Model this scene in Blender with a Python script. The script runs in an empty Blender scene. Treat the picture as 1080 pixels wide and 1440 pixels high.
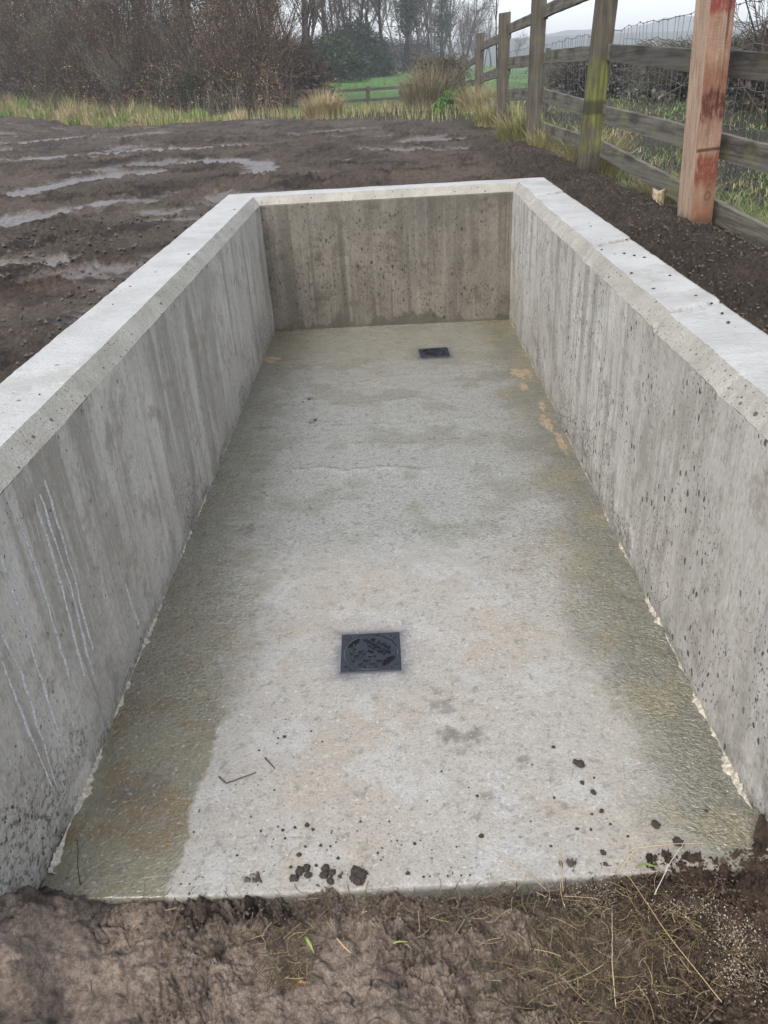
import bpy, math, random
import numpy as np
from mathutils import Matrix, Vector

SC = bpy.context.scene
COL = SC.collection
R = math.radians
rng = np.random.default_rng(7)
random.seed(7)

# ------------------------------------------------------------------ noise
_perm = np.random.default_rng(3).permutation(4096)
def _h(i, j, s):
    return _perm[(_perm[(i + s * 131) & 4095] + j) & 4095]
def perlin(x, y, s=0):
    i = np.floor(x).astype(np.int64); j = np.floor(y).astype(np.int64)
    fx = x - i; fy = y - j
    u = fx * fx * fx * (fx * (fx * 6 - 15) + 10); v = fy * fy * fy * (fy * (fy * 6 - 15) + 10)
    def g(a, b):
        t = _h(i + a, j + b, s) * (2 * math.pi / 4096)
        return np.cos(t) * (fx - a) + np.sin(t) * (fy - b)
    n0 = g(0, 0) * (1 - u) + g(1, 0) * u
    n1 = g(0, 1) * (1 - u) + g(1, 1) * u
    return 1.5 * (n0 * (1 - v) + n1 * v)
def fbm(x, y, s=0, o=4, gain=.5):
    r = 0; a = 1.0
    for k in range(o):
        r = r + a * perlin(x, y, s + k * 7); x = x * 2.03 + 3.1; y = y * 2.03 + 1.7; a *= gain
    return r
def worley(x, y, s=0):
    i = np.floor(x).astype(np.int64); j = np.floor(y).astype(np.int64)
    best = np.full(np.shape(x), 9.0); idv = np.zeros(np.shape(x))
    for a in (-1, 0, 1):
        for b in (-1, 0, 1):
            h1 = _h(i + a, j + b, s) / 4096.0; h2 = _h(i + a, j + b, s + 5) / 4096.0
            d = (i + a + h1 - x) ** 2 + (j + b + h2 - y) ** 2
            m = d < best
            best = np.where(m, d, best); idv = np.where(m, _h(i + a, j + b, s + 9) / 4096.0, idv)
    return np.sqrt(best), idv
def billow(x, y, s=0, o=4, gain=.5, lac=2.1):
    r = 0; a = 1.0
    for k in range(o):
        r = r + a * (np.abs(perlin(x + .15 * k, y, s + k * 5)) * 2 - .5); x, y = x * lac * .9 + y * lac * .43 + 5.2, y * lac * .9 - x * lac * .43 + 1.3; a *= gain
    return r
def sst(a, b, x):
    t = np.clip((x - a) / (b - a), 0, 1); return t * t * (3 - 2 * t)

# ------------------------------------------------------------------ mesh helpers
def np_mesh(name, V, polys, col=None, attrs=None, smooth=False, mats=(), midx=None):
    """polys: list of int arrays (n,k)"""
    me = bpy.data.meshes.new(name)
    V = np.asarray(V, dtype=np.float32)
    polys = [np.asarray(p, dtype=np.int32) for p in polys if len(p)]
    loops = np.concatenate([p.ravel() for p in polys])
    tot = np.concatenate([np.full(len(p), p.shape[1], dtype=np.int32) for p in polys])
    st = np.concatenate([[0], np.cumsum(tot)[:-1]]).astype(np.int32)
    me.vertices.add(len(V)); me.vertices.foreach_set('co', V.ravel())
    me.loops.add(len(loops)); me.loops.foreach_set('vertex_index', loops)
    me.polygons.add(len(tot)); me.polygons.foreach_set('loop_start', st); me.polygons.foreach_set('loop_total', tot)
    if midx is not None: me.polygons.foreach_set('material_index', np.asarray(midx, dtype=np.int32))
    me.update(calc_edges=True); me.validate()
    me.polygons.foreach_set('use_smooth', np.full(len(me.polygons), smooth, dtype=bool))
    if col is not None:
        a = me.attributes.new('Col', 'FLOAT_COLOR', 'POINT')
        c = np.ones((len(V), 4), dtype=np.float32); c[:, :3] = col
        a.data.foreach_set('color', c.ravel())
    for k, v in (attrs or {}).items():
        a = me.attributes.new(k, 'FLOAT', 'POINT'); a.data.foreach_set('value', np.asarray(v, dtype=np.float32))
    for m in mats: me.materials.append(m)
    return me
def link(name, me, parent=None):
    o = bpy.data.objects.new(name, me); COL.objects.link(o)
    if parent is not None: o.parent = parent
    return o
def empty(name, loc=(0, 0, 0), rz=0):
    o = bpy.data.objects.new(name, None); COL.objects.link(o)
    o.location = loc; o.rotation_euler = (0, 0, rz); o.empty_display_size = .1
    return o
def tag(o, label=None, cat=None, group=None, kind=None):
    if label: o['label'] = label
    if cat: o['category'] = cat
    if group: o['group'] = group
    if kind: o['kind'] = kind
    return o
def grid_polys(nu, nv, closed=False):
    i = np.arange(nu - 1)[:, None]; j = np.arange(nv - (0 if closed else 1))[None, :]
    j2 = (j + 1) % nv
    a = i * nv + j; b = i * nv + j2; c = (i + 1) * nv + j2; d = (i + 1) * nv + j
    return np.stack([a, b, c, d], -1).reshape(-1, 4)

class MB:
    """collects pieces into one mesh"""
    def __init__(s): s.V = []; s.P = []; s.C = []; s.n = 0
    def add(s, V, polys, col=(.5, .5, .5)):
        V = np.asarray(V, float)
        for p in polys: s.P.append(np.asarray(p) + s.n)
        s.V.append(V); c = np.asarray(col, float)
        s.C.append(np.broadcast_to(c, (len(V), 3)) if c.ndim == 1 else c); s.n += len(V)
    def mesh(s, name, mats, smooth=False):
        byk = {}
        for p in s.P:
            if len(p): byk.setdefault(p.shape[1], []).append(p)
        return np_mesh(name, np.concatenate(s.V), [np.concatenate(v) for v in byk.values()], col=np.concatenate(s.C), smooth=smooth, mats=mats)
    def build(s, name, mat, parent=None, smooth=False):
        return link(name, s.mesh(name, [mat], smooth), parent)

def tubes(mb, P, Rr, k=3, col=(.1, .08, .06), cap=False):
    """P (M,n,3) paths, Rr (M,n) radii"""
    P = np.asarray(P, float); Rr = np.asarray(Rr, float)
    if len(P) == 0: return
    M, n, _ = P.shape
    T = np.gradient(P, axis=1); T /= np.linalg.norm(T, axis=2, keepdims=True) + 1e-9
    ref = np.where(np.abs(T[..., 2:3]) > .9, np.array([1., 0, 0]), np.array([0, 0, 1.]))
    A = np.cross(T, ref); A /= np.linalg.norm(A, axis=2, keepdims=True) + 1e-9
    B = np.cross(T, A)
    ang = np.arange(k) * 2 * math.pi / k
    V = P[:, :, None, :] + Rr[:, :, None, None] * (np.cos(ang)[None, None, :, None] * A[:, :, None, :] + np.sin(ang)[None, None, :, None] * B[:, :, None, :])
    g = grid_polys(n, k, True)
    polys = [(g[None] + (np.arange(M) * n * k)[:, None, None]).reshape(-1, 4)]
    if cap:
        polys.append(np.stack([np.arange(k)[::-1] + m * n * k for m in range(M)])); polys.append(np.stack([np.arange(k) + m * n * k + (n - 1) * k for m in range(M)]))
    c = np.asarray(col, float)
    if c.ndim == 2: c = np.repeat(c, n * k, axis=0)
    mb.add(V.reshape(-1, 3), polys, c)

def blades(mb, P, H, W, az, lean, col, nseg=3):
    """grass blades: P (N,3) base, H height, W width, az lean azimuth, lean 0..1.5"""
    N = len(P); t = np.linspace(0, 1, nseg + 1)
    ang = lean[:, None] * t[None] ** 1.2
    ds = H[:, None] / nseg
    dx = np.concatenate([np.zeros((N, 1)), np.cumsum(np.sin(ang[:, 1:]) * ds, 1)], 1)
    dz = np.concatenate([np.zeros((N, 1)), np.cumsum(np.cos(ang[:, 1:]) * ds, 1)], 1)
    C = P[:, None, :] + np.stack([dx * np.cos(az)[:, None], dx * np.sin(az)[:, None], dz], -1)
    tw = az + math.pi / 2 + rng.uniform(-.8, .8, N)
    side = np.stack([np.cos(tw), np.sin(tw), np.zeros(N)], -1)
    w = W[:, None] * (1 - t[None] ** 1.5 * .92) * .5
    L = C - side[:, None] * w[..., None]; Rv = C + side[:, None] * w[..., None]
    V = np.stack([L, Rv], 2).reshape(N, -1, 3)
    g = []
    for s in range(nseg): g.append([2 * s, 2 * s + 1, 2 * s + 3, 2 * s + 2])
    g = np.array(g); nv = (nseg + 1) * 2
    polys = (g[None] + (np.arange(N) * nv)[:, None, None]).reshape(-1, 4)
    mb.add(V.reshape(-1, 3), [polys], np.repeat(col, nv, axis=0))

def pick(cols, n, jit=.25):
    cols = np.asarray(cols, float)
    c = cols[rng.integers(0, len(cols), n)]
    return np.clip(c * (1 + rng.uniform(-jit, jit, (n, 1))), 0, 1)

def box(mb, c, s, M3=None, col=(.5, .5, .5), bev=0.0, sub=1):
    """box with optional chamfered long edges"""
    x, y, z = np.array(s) / 2
    if bev:
        b = bev
        ring = [(-x + b, -y), (x - b, -y), (x, -y + b), (x, y - b), (x - b, y), (-x + b, y), (-x, y - b), (-x, -y + b)]
    else: ring = [(-x, -y), (x, -y), (x, y), (-x, y)]
    k = len(ring); zs = np.linspace(-z, z, sub + 1)
    V = np.array([(a, b2, zz) for zz in zs for a, b2 in ring])
    n = len(zs)
    if M3 is not None: V = V @ np.asarray(M3).T
    V = V + np.array(c)
    mb.add(V, [grid_polys(n, k, True), np.array([list(range(k))[::-1]]), np.array([[i + (n - 1) * k for i in range(k)]])], col)

# ------------------------------------------------------------------ material helpers
class Mat:
    def __init__(s, name, rough=.8, spec=.3):
        s.m = bpy.data.materials.new(name); s.m.use_nodes = True
        s.t = s.m.node_tree; s.b = s.t.nodes['Principled BSDF']
        s.b.inputs['Roughness'].default_value = rough; s.b.inputs['Specular IOR Level'].default_value = spec
    def n(s, t): return s.t.nodes.new(t)
    def l(s, a, b): s.t.links.new(a, b)
    def set(s, inp, v):
        if hasattr(v, 'is_output') or isinstance(v, bpy.types.NodeSocket): s.l(v, inp)
        else:
            if inp.type == 'RGBA' and len(v) == 3: v = (*v, 1)
            inp.default_value = v
    def obj(s): return s.n('ShaderNodeTexCoord').outputs['Object']
    def attr(s, name, out='Fac'):
        n = s.n('ShaderNodeAttribute'); n.attribute_name = name; return n.outputs[out]
    def map(s, v, sc=(1, 1, 1), loc=(0, 0, 0), rot=(0, 0, 0)):
        n = s.n('ShaderNodeMapping'); s.l(v, n.inputs[0]); n.inputs['Scale'].default_value = sc; n.inputs['Location'].default_value = loc; n.inputs['Rotation'].default_value = rot
        return n.outputs[0]
    def noise(s, v, sc, det=4, ro=.55, dist=0):
        n = s.n('ShaderNodeTexNoise'); s.l(v, n.inputs['Vector'])
        n.inputs['Scale'].default_value = sc; n.inputs['Detail'].default_value = det; n.inputs['Roughness'].default_value = ro; n.inputs['Distortion'].default_value = dist
        return n.outputs['Fac']
    def vor(s, v, sc, out='Distance', rand=1):
        n = s.n('ShaderNodeTexVoronoi'); s.l(v, n.inputs['Vector']); n.inputs['Scale'].default_value = sc; n.inputs['Randomness'].default_value = rand
        return n.outputs[out] if out != 'both' else (n.outputs['Distance'], n.outputs['Color'])
    def ramp(s, f, a, b, c0=0, c1=1):
        n = s.n('ShaderNodeMapRange'); n.interpolation_type = 'SMOOTHSTEP'; s.l(f, n.inputs[0])
        n.inputs[1].default_value = a; n.inputs[2].default_value = b; n.inputs[3].default_value = c0; n.inputs[4].default_value = c1
        return n.outputs[0]
    def mix(s, f, a, b, mode='MIX'):
        n = s.n('ShaderNodeMix'); n.data_type = 'RGBA'; n.blend_type = mode
        s.set(n.inputs[0], f); s.set(n.inputs[6], a); s.set(n.inputs[7], b); return n.outputs[2]
    def math(s, op, a, b=0.0, clamp=False):
        n = s.n('ShaderNodeMath'); n.operation = op; n.use_clamp = clamp; s.set(n.inputs[0], a); s.set(n.inputs[1], b); return n.outputs[0]
    def sep(s, v):
        n = s.n('ShaderNodeSeparateXYZ'); s.l(v, n.inputs[0]); return n.outputs
    def bump(s, h, st=.5, d=.01, nrm=None):
        n = s.n('ShaderNodeBump'); s.l(h, n.inputs['Height']); n.inputs['Strength'].default_value = st; n.inputs['Distance'].default_value = d
        if nrm is not None: s.l(nrm, n.inputs['Normal'])
        return n.outputs[0]
    def out(s, col=None, rough=None, nrm=None, spec=None):
        if col is not None: s.set(s.b.inputs['Base Color'], col)
        if rough is not None: s.set(s.b.inputs['Roughness'], rough)
        if nrm is not None: s.l(nrm, s.b.inputs['Normal'])
        if spec is not None: s.set(s.b.inputs['Specular IOR Level'], spec)
        return s.m

def m_wall(name, base, dark, streak, damp):
    M = Mat(name, .75, .35); P = M.obj()
    mac = M.noise(P, 1.7, 5, .6)
    c = M.mix(M.ramp(mac, .35, .68), dark, base)
    st = M.noise(M.map(P, (9, 9, .30)), 1, 3, .6)
    c = M.mix(M.math('MULTIPLY', M.math('MULTIPLY', M.ramp(st, .48, .62), streak), M.math('MULTIPLY', M.ramp(M.sep(P)[2], .0, .75, .35, 1), M.ramp(M.noise(P, 1.5, 4, .6), .36, .54, .25, 1))), c, (dark[0] * .55, dark[1] * .54, dark[2] * .50))
    drp = M.noise(M.map(P, (22, 22, .16), (5, 2, 0)), 1, 2, .5, .3)
    c = M.mix(M.math('MULTIPLY', M.math('MULTIPLY', M.ramp(drp, .60, .66), M.ramp(M.noise(P, 1.6, 3, .6), .42, .6)), .6), c, (dark[0] * .48, dark[1] * .46, dark[2] * .40))
    st2 = M.noise(M.map(P, (34, 34, .9), (3, 1, 2)), 1, 3, .5)
    c = M.mix(M.math('MULTIPLY', M.ramp(st2, .52, .72), .35 if damp < .5 else .12), c, (.48, .455, .405))
    fine = M.noise(M.map(P, (110, 110, 45)), 1, 5, .75)
    c = M.mix(M.ramp(fine, .33, .5, .6, 0), c, (dark[0] * .50, dark[1] * .48, dark[2] * .44))
    c = M.mix(M.ramp(fine, .52, .75, .0, .55), c, (.50 * base[0] / .41, .49 * base[0] / .41, .46 * base[0] / .41))
    blot = M.noise(P, 7, 7, .75)
    c = M.mix(M.ramp(blot, .50, .66, 0, .75), c, (dark[0] * .60, dark[1] * .575, dark[2] * .52))
    c = M.mix(M.ramp(M.noise(M.map(P, (1, 1, .6), (2, 7, 1)), 3.2, 6, .7), .54, .66, 0, .55), c, (dark[0] * .62, dark[1] * .6, dark[2] * .55))
    scr = M.noise(M.map(P, (160, 160, 8), (0, 0, 0), (.12, 0, 0)), 1, 3, .6)
    c = M.mix(M.ramp(scr, .60, .74, 0, .45), c, (.55 * base[0] / .41, .54 * base[0] / .41, .52 * base[0] / .41))
    hcm = M.attr('hc')
    hv = M.noise(P, 55, 4, .7); hv2, _c = M.vor(P, 48, 'both')
    c = M.mix(M.math('MULTIPLY', hcm, M.ramp(hv, .36, .50, .8, 0)), c, (.085, .077, .063))
    c = M.mix(M.math('MULTIPLY', hcm, M.ramp(hv, .52, .66, 0, .8)), c, (.47, .445, .385))
    # bug holes
    holes = None
    W = M.map(P, (1, 1, .62))
    wn = M.n('ShaderNodeTexNoise'); wn.inputs['Scale'].default_value = 60; M.l(W, wn.inputs['Vector'])
    va = M.n('ShaderNodeVectorMath'); va.operation = 'SCALE'; M.l(wn.outputs['Color'], va.inputs[0]); va.inputs['Scale'].default_value = .010
    vb = M.n('ShaderNodeVectorMath'); vb.operation = 'ADD'; M.l(W, vb.inputs[0]); M.l(va.outputs[0], vb.inputs[1]); W = vb.outputs[0]
    for sc, rmax, rare in ((13, .15, .52), (27, .24, .42), (56, .31, .42), (110, .33, .45)):
        d, cc = M.vor(W, sc, 'both')
        r = M.ramp(M.sep(cc)[0], rare, 1.0, 0, rmax)
        h = M.math('MULTIPLY', M.ramp(M.math('SUBTRACT', r, d), 0, .05), M.ramp(M.noise(P, 2.4, 4, .65), .42, .54))
        holes = h if holes is None else M.math('MAXIMUM', holes, h)
    c = M.mix(M.math('MULTIPLY', holes, .88), c, (.042, .037, .03))
    rough = .8
    if damp:
        xyz = M.sep(P)
        n = M.noise(M.map(P, (4.5, 4.5, 1.2)), 1, 4, .6)
        hgt = M.ramp(n, .40, .78, .012, .17)
        m = M.ramp(M.math('SUBTRACT', hgt, xyz[2]), -.012, .012)
        run = M.noise(M.map(P, (7.5, 7.5, .12), (.4, 0, 0)), 1, 2, .5)
        m2 = M.math('MULTIPLY', M.ramp(run, .56, .62), .75)
        m3 = M.math('MULTIPLY', M.ramp(xyz[2], .62, .93), M.ramp(M.noise(M.map(P, (6, 6, 2)), 1, 3, .5), .35, .6))
        mm = M.math('MAXIMUM', m, M.math('MAXIMUM', m2, M.math('MULTIPLY', m3, .7)))
        mm = M.math('MULTIPLY', mm, damp)
        c = M.mix(mm, c, M.mix(.72, c, (.07, .062, .045)))
        rough = M.math('SUBTRACT', .8, M.math('MULTIPLY', mm, .3))
    grit = M.noise(P, 240, 3, .6); mid = M.noise(M.map(P, (50, 50, 14)), 1, 4, .6)
    hh = M.math('ADD', M.math('MULTIPLY', grit, .25), M.math('MULTIPLY', mid, .5))
    hh = M.math('SUBTRACT', hh, M.math('MULTIPLY', holes, 1.6))
    hh = M.math('ADD', hh, M.math('MULTIPLY', hcm, M.math('MULTIPLY', hv, 2.5)))
    return M.out(c, rough, M.bump(hh, .75, .008))

def m_cap():
    M = Mat('trowelled_concrete', .7, .4); P = M.obj()
    c = M.mix(M.ramp(M.noise(P, 3, 6, .65), .3, .7), (.33, .322, .295), (.42, .412, .385))
    c = M.mix(M.ramp(M.noise(P, 45, 5, .7), .55, .8, 0, .4), c, (.36, .35, .32))
    fl = M.noise(P, 150, 5, .75)
    c = M.mix(M.ramp(fl, .30, .46, .55, 0), c, (.24, .235, .215))
    c = M.mix(M.ramp(M.noise(M.map(P, (5, 30, 5)), 1, 6, .7), .55, .72, 0, .55), c, (.30, .295, .275))
    c = M.mix(M.ramp(M.noise(P, 3.2, 6, .7), .52, .66, 0, .6), c, (.27, .255, .215))
    for sc2, ra in ((55, .8), (24, .88)):
        d, cc = M.vor(P, sc2, 'both')
        h = M.ramp(M.math('SUBTRACT', M.ramp(M.sep(cc)[0], ra, 1, 0, .2), d), 0, .05)
        c = M.mix(M.math('MULTIPLY', h, .8), c, (.06, .052, .042))
    ck = M.math('MULTIPLY', M.attr('hc'), M.ramp(M.noise(P, 90, 4, .7), .38, .5)); c = M.mix(M.math('MULTIPLY', ck, .75), c, (.11, .10, .085))
    hh = M.math('ADD', M.noise(P, 60, 5, .65), M.math('MULTIPLY', M.noise(M.map(P, (9, 40, 9)), 1, 4, .6), .8))
    return M.out(c, .7, M.bump(hh, .8, .008))

def m_chamfer():
    M = Mat('rough_chamfer_concrete', .85, .25); P = M.obj()
    c = M.mix(M.ramp(M.noise(P, 6, 6, .7), .3, .7), (.26, .242, .20), (.36, .34, .29))
    c = M.mix(M.ramp(M.noise(P, 70, 4, .7), .5, .8, 0, .5), c, (.24, .23, .20))
    W = M.map(P, (1, .75, 1))
    for sc, rm, ra in ((28, .22, .5), (60, .28, .5), (110, .3, .5)):
        d, cc = M.vor(W, sc, 'both')
        h = M.ramp(M.math('SUBTRACT', M.ramp(M.sep(cc)[0], ra, 1, 0, rm), d), 0, .05)
        c = M.mix(M.math('MULTIPLY', h, .85), c, (.05, .045, .038))
    hh = M.math('ADD', M.noise(P, 120, 5, .7), M.noise(P, 30, 3, .6)); g1 = M.noise(P, 170, 5, .75); c = M.mix(M.ramp(g1, .34, .5, .6, 0), c, (.15, .14, .115))
    return M.out(c, .85, M.bump(hh, .6, .006))

def m_floor():
    M = Mat('wet_floor_concrete', .5, .5); P = M.obj()
    wet = M.attr('wet'); c0 = M.attr('Col', 'Color')
    fn = M.noise(P, 130, 4, .7); md = M.noise(P, 30, 6, .72, .4)
    c = M.mix(M.ramp(fn, .32, .5, .75, 0), c0, M.mix(.65, c0, (.06, .056, .045)))
    c = M.mix(M.ramp(md, .50, .68, 0, .7), c, M.mix(.55, c0, (.12, .11, .09)))
    c = M.mix(M.ramp(M.noise(P, 75, 3, .6), .56, .74, 0, .75), c, M.mix(.5, c0, (.62, .61, .57)))
    d, cc = M.vor(P, 42, 'both')
    h = M.ramp(M.math('SUBTRACT', M.ramp(M.sep(cc)[0], .7, 1, 0, .18), d), 0, .05)
    c = M.mix(M.math('MULTIPLY', h, .7), c, (.07, .065, .055))
    c = M.mix(wet, c, M.mix(1.0, c, (.80, .79, .74), 'MULTIPLY'))
    rip = M.attr('rip')
    ripn = M.noise(M.map(P, (68, 84, 1)), 1, 2.5, .55, .9)
    hh = M.math('ADD', M.math('MULTIPLY', fn, M.math('SUBTRACT', .25, M.math('MULTIPLY', wet, .21))), M.math('MULTIPLY', ripn, M.math('MULTIPLY', rip, 1.15)))
    film = M.ramp(M.noise(P, 5, 5, .6), .35, .65, -.12, .12)
    rough = M.math('MAXIMUM', M.math('SUBTRACT', M.math('ADD', .56, film), M.math('MULTIPLY', wet, .44)), .13)
    c = M.mix(M.math('MULTIPLY', M.ramp(ripn, .36, .50, .55, 0), rip), c, M.mix(.6, c, (.05, .046, .035)))  # ripple hollows darkened in the colour, as shade in the relief
    return M.out(c, rough, M.bump(hh, .8, .010), spec=M.ramp(wet, 0, 1, .4, 1.0))

def m_ground():
    M = Mat('mud_soil', .8, .4); P = M.obj()
    wet = M.attr('wet'); c0 = M.attr('Col', 'Color'); g = M.attr('grain')
    f = M.noise(P, 48, 9, .78); f2 = M.noise(P, 230, 4, .75)
    c = M.mix(M.ramp(f, .35, .68), M.mix(1, c0, (.48, .46, .44), 'MULTIPLY'), M.mix(1, c0, (1.3, 1.3, 1.29), 'MULTIPLY'))
    c = M.mix(M.ramp(f2, .32, .46, .7, 0), c, M.mix(1, c0, (.42, .40, .38), 'MULTIPLY'))
    c = M.mix(M.ramp(f2, .56, .74, 0, .7), c, M.mix(1, c0, (1.9, 1.85, 1.75), 'MULTIPLY'))
    hh = M.math('ADD', M.noise(P, 55, 9, .78), M.math('MULTIPLY', f2, .4))
    b = M.n('ShaderNodeBump'); M.l(hh, b.inputs['Height']); M.l(g, b.inputs['Strength']); b.inputs['Distance'].default_value = .035
    return M.out(c, M.ramp(wet, 0, 1, .85, .48), b.outputs[0], spec=M.ramp(wet, 0, 1, .2, .4))

def m_vcol(name, rough=.8, spec=.2, bumpsc=None, trans=0):
    M = Mat(name, rough, spec); c = M.attr('Col', 'Color')
    nrm = None
    if bumpsc:
        P = M.obj(); n = M.noise(P, bumpsc, 6, .7)
        c = M.mix(M.ramp(n, .3, .7), M.mix(1, c, (.6, .6, .6), 'MULTIPLY'), M.mix(1, c, (1.3, 1.3, 1.3), 'MULTIPLY'))
        nrm = M.bump(n, .6, .5 / bumpsc)
    M.out(c, None, nrm)
    if trans: 
        M.b.inputs['Transmission Weight'].default_value = 0
    return M.m

def m_wood(name, a, b, alg=(0.10, .12, .03), algz=None, ax=2, dirtz=None):
    """weathered timber, grain along axis ax"""
    M = Mat(name, .85, .2); P = M.obj()
    sc = [38, 38, 38]; sc[ax] = 1.6
    g = M.noise(M.map(P, sc), 1, 6, .65, .5)
    sc2 = [9, 9, 9]; sc2[ax] = 2.2
    blot = M.noise(M.map(P, sc2), 1, 5, .65)
    c = M.mix(M.ramp(g, .3, .7), a, b)
    c = M.mix(M.ramp(blot, .48, .7, 0, .75), c, (a[0] * .45, a[1] * .45, a[2] * .45))
    c = M.mix(M.ramp(M.noise(P, 3.2, 5, .6), .52, .68, 0, .45), c, alg)
    z = M.sep(P)[2]
    if algz:
        m = M.math('MULTIPLY', M.ramp(z, algz[0], algz[0] + .06), M.ramp(z, algz[1] - .15, algz[1], 1, 0))
        pat = M.ramp(M.noise(M.map(P, (7, 7, 3.5)), 1, 5, .65), .36, .52)
        c = M.mix(M.math('MULTIPLY', m, pat), c, M.mix(M.ramp(g, .3, .7), (.06, .064, .02), (.165, .17, .05)))
        band = M.math('MULTIPLY', M.ramp(z, .50, .53), M.ramp(z, .60, .64, 1, 0))
        c = M.mix(M.math('MULTIPLY', band, .75), c, (.03, .027, .02))
    if dirtz is not None:
        c = M.mix(M.ramp(M.math('ADD', z, M.math('MULTIPLY', M.noise(P, 8, 3, .5), .12)), dirtz, dirtz + .12, .85, 0), c, (.022, .018, .014))
    crack = M.ramp(g, .25, .36, 1, 0)
    c = M.mix(M.math('MULTIPLY', crack, .7), c, (.02, .018, .015))
    return M.out(c, .85, M.bump(g, .6, .01))

def m_redpost():
    M = Mat('sawn_timber_red_paint', .8, .25); P = M.obj()
    g = M.noise(M.map(P, (70, 70, 5)), 1, 6, .7, .6)
    saw = M.noise(M.map(P, (30, 30, 160)), 1, 3, .6)
    c = M.mix(M.ramp(g, .3, .7), (.25, .168, .11), (.43, .32, .23))
    c = M.mix(M.ramp(saw, .4, .7, 0, .35), c, (.33, .17, .09))
    x, y, z = M.sep(P)
    face = M.math('MULTIPLY', M.ramp(y, -.082, -.078, 1, 0), 1)       # the painted face
    jz = M.math('ADD', z, M.math('MULTIPLY', M.math('SUBTRACT', M.noise(M.map(P, (45, 45, 4)), 1, 5, .7), .5), .17))
    wear = M.ramp(M.noise(M.map(P, (70, 70, 18)), 1, 6, .75), .30, .56)
    tint = M.math('MULTIPLY', M.ramp(M.noise(M.map(P, (8, 8, 3)), 1, 4, .6), .32, .62, .25, .85), face)
    c = M.mix(tint, c, (.205, .098, .058))
    def band(a, b, e, col, k):
        nonlocal c
        m = M.math('MULTIPLY', M.ramp(jz, a - e, a + e), M.ramp(jz, b - e, b + e, 1, 0))
        m = M.math('MULTIPLY', M.math('MULTIPLY', m, face), M.math('MULTIPLY', wear, k))
        c = M.mix(m, c, col)
    band(1.06, 1.5, .015, (.20, .032, .03), .9)
    band(.66, .84, .05, (.20, .07, .045), .6)
    band(.555, .70, .024, (.085, .028, .018), 1.0)
    band(.22, .375, .04, (.175, .036, .022), .9)
    band(-.05, .10, .03, (.26, .10, .045), .7)
    line = M.math('MULTIPLY', M.math('MULTIPLY', M.ramp(z, .395, .402), M.ramp(z, .412, .42, 1, 0)), face)
    c = M.mix(M.math('MULTIPLY', line, .8), c, (.05, .018, .012))
    # knot
    kn = M.n('ShaderNodeVectorMath'); kn.operation = 'DISTANCE'; M.l(M.map(P, (1, 1, .8)), kn.inputs[0]); kn.inputs[1].default_value = (.022, -.085, .16 * .8)
    kd = kn.outputs['Value']
    ringm = M.math('MULTIPLY', M.ramp(kd, .012, .017), M.ramp(kd, .018, .024, 1, 0))
    c = M.mix(M.math('MULTIPLY', ringm, .75), c, (.07, .025, .015))
    c = M.mix(M.ramp(kd, .010, .015, .6, 0), c, (.20, .09, .045))
    dirt = M.ramp(M.noise(M.map(P, (14, 14, 4)), 1, 6, .7), .52, .72, 0, .6); c = M.mix(dirt, c, (.13, .075, .048))
    spl = M.ramp(M.noise(M.map(P, (55, 55, 1.5), (3, 0, 0)), 1, 3, .5), .66, .70, 0, .8); c = M.mix(spl, c, (.07, .04, .027))
    c = M.mix(M.ramp(M.math('ADD', z, M.math('MULTIPLY', M.noise(P, 20, 4, .6), .10)), .06, .14, .75, 0), c, (.085, .055, .038))
    hh = M.math('SUBTRACT', M.math('ADD', g, M.math('MULTIPLY', saw, .6)), M.math('MULTIPLY', spl, 1.5))
    return M.out(c, .85, M.bump(hh, .8, .008))

def m_iron():
    M = Mat('black_cast_iron', .45, .4); P = M.obj()
    n = M.noise(P, 90, 4, .6)
    c = M.mix(M.ramp(n, .35, .7), (.010, .012, .015), (.028, .032, .040))
    return M.out(c, M.ramp(n, .3, .7, .35, .6), M.bump(M.noise(P, 260, 3, .6), .3, .002))
def m_plain(name, col, rough=.8, sc=40):
    M = Mat(name, rough, .25); P = M.obj(); n = M.noise(P, sc, 5, .7)
    c = M.mix(M.ramp(n, .3, .7), tuple(k * .6 for k in col), tuple(min(1, k * 1.35) for k in col))
    return M.out(c, rough, M.bump(n, .5, .4 / sc))

# ------------------------------------------------------------------ layout
XL, XR, LEN, ZT, CH, TOP, Z1 = -.947, .877, 4.785, .978, .05, .258, .925
CAM = np.array([0, -1.215, 1.75])
MUDZ = .85
EDGE = np.array([[-60, 70], [-14.2, 30.9], [-3.3, 19.9], [-.9, 15.9], [.9, 13.6], [1.5, 9.5], [1.62, 4], [1.7, 0], [1.75, -8]], float)
def edge_dist(x, y):
    """signed: >0 outside the mud (beyond it)"""
    best = np.full(np.shape(x), 1e9); sg = np.ones(np.shape(x))
    for a, b in zip(EDGE[:-1], EDGE[1:]):
        d = b - a; L2 = d @ d
        t = np.clip(((x - a[0]) * d[0] + (y - a[1]) * d[1]) / L2, 0, 1)
        qx = x - a[0] - t * d[0]; qy = y - a[1] - t * d[1]
        D = np.hypot(qx, qy); cr = d[0] * qy - d[1] * qx
        m = D < best - 1e-6
        best = np.where(m, D, best); sg = np.where(m, np.sign(cr), sg)
    return best * np.where(sg == 0, 1, sg)
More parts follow.
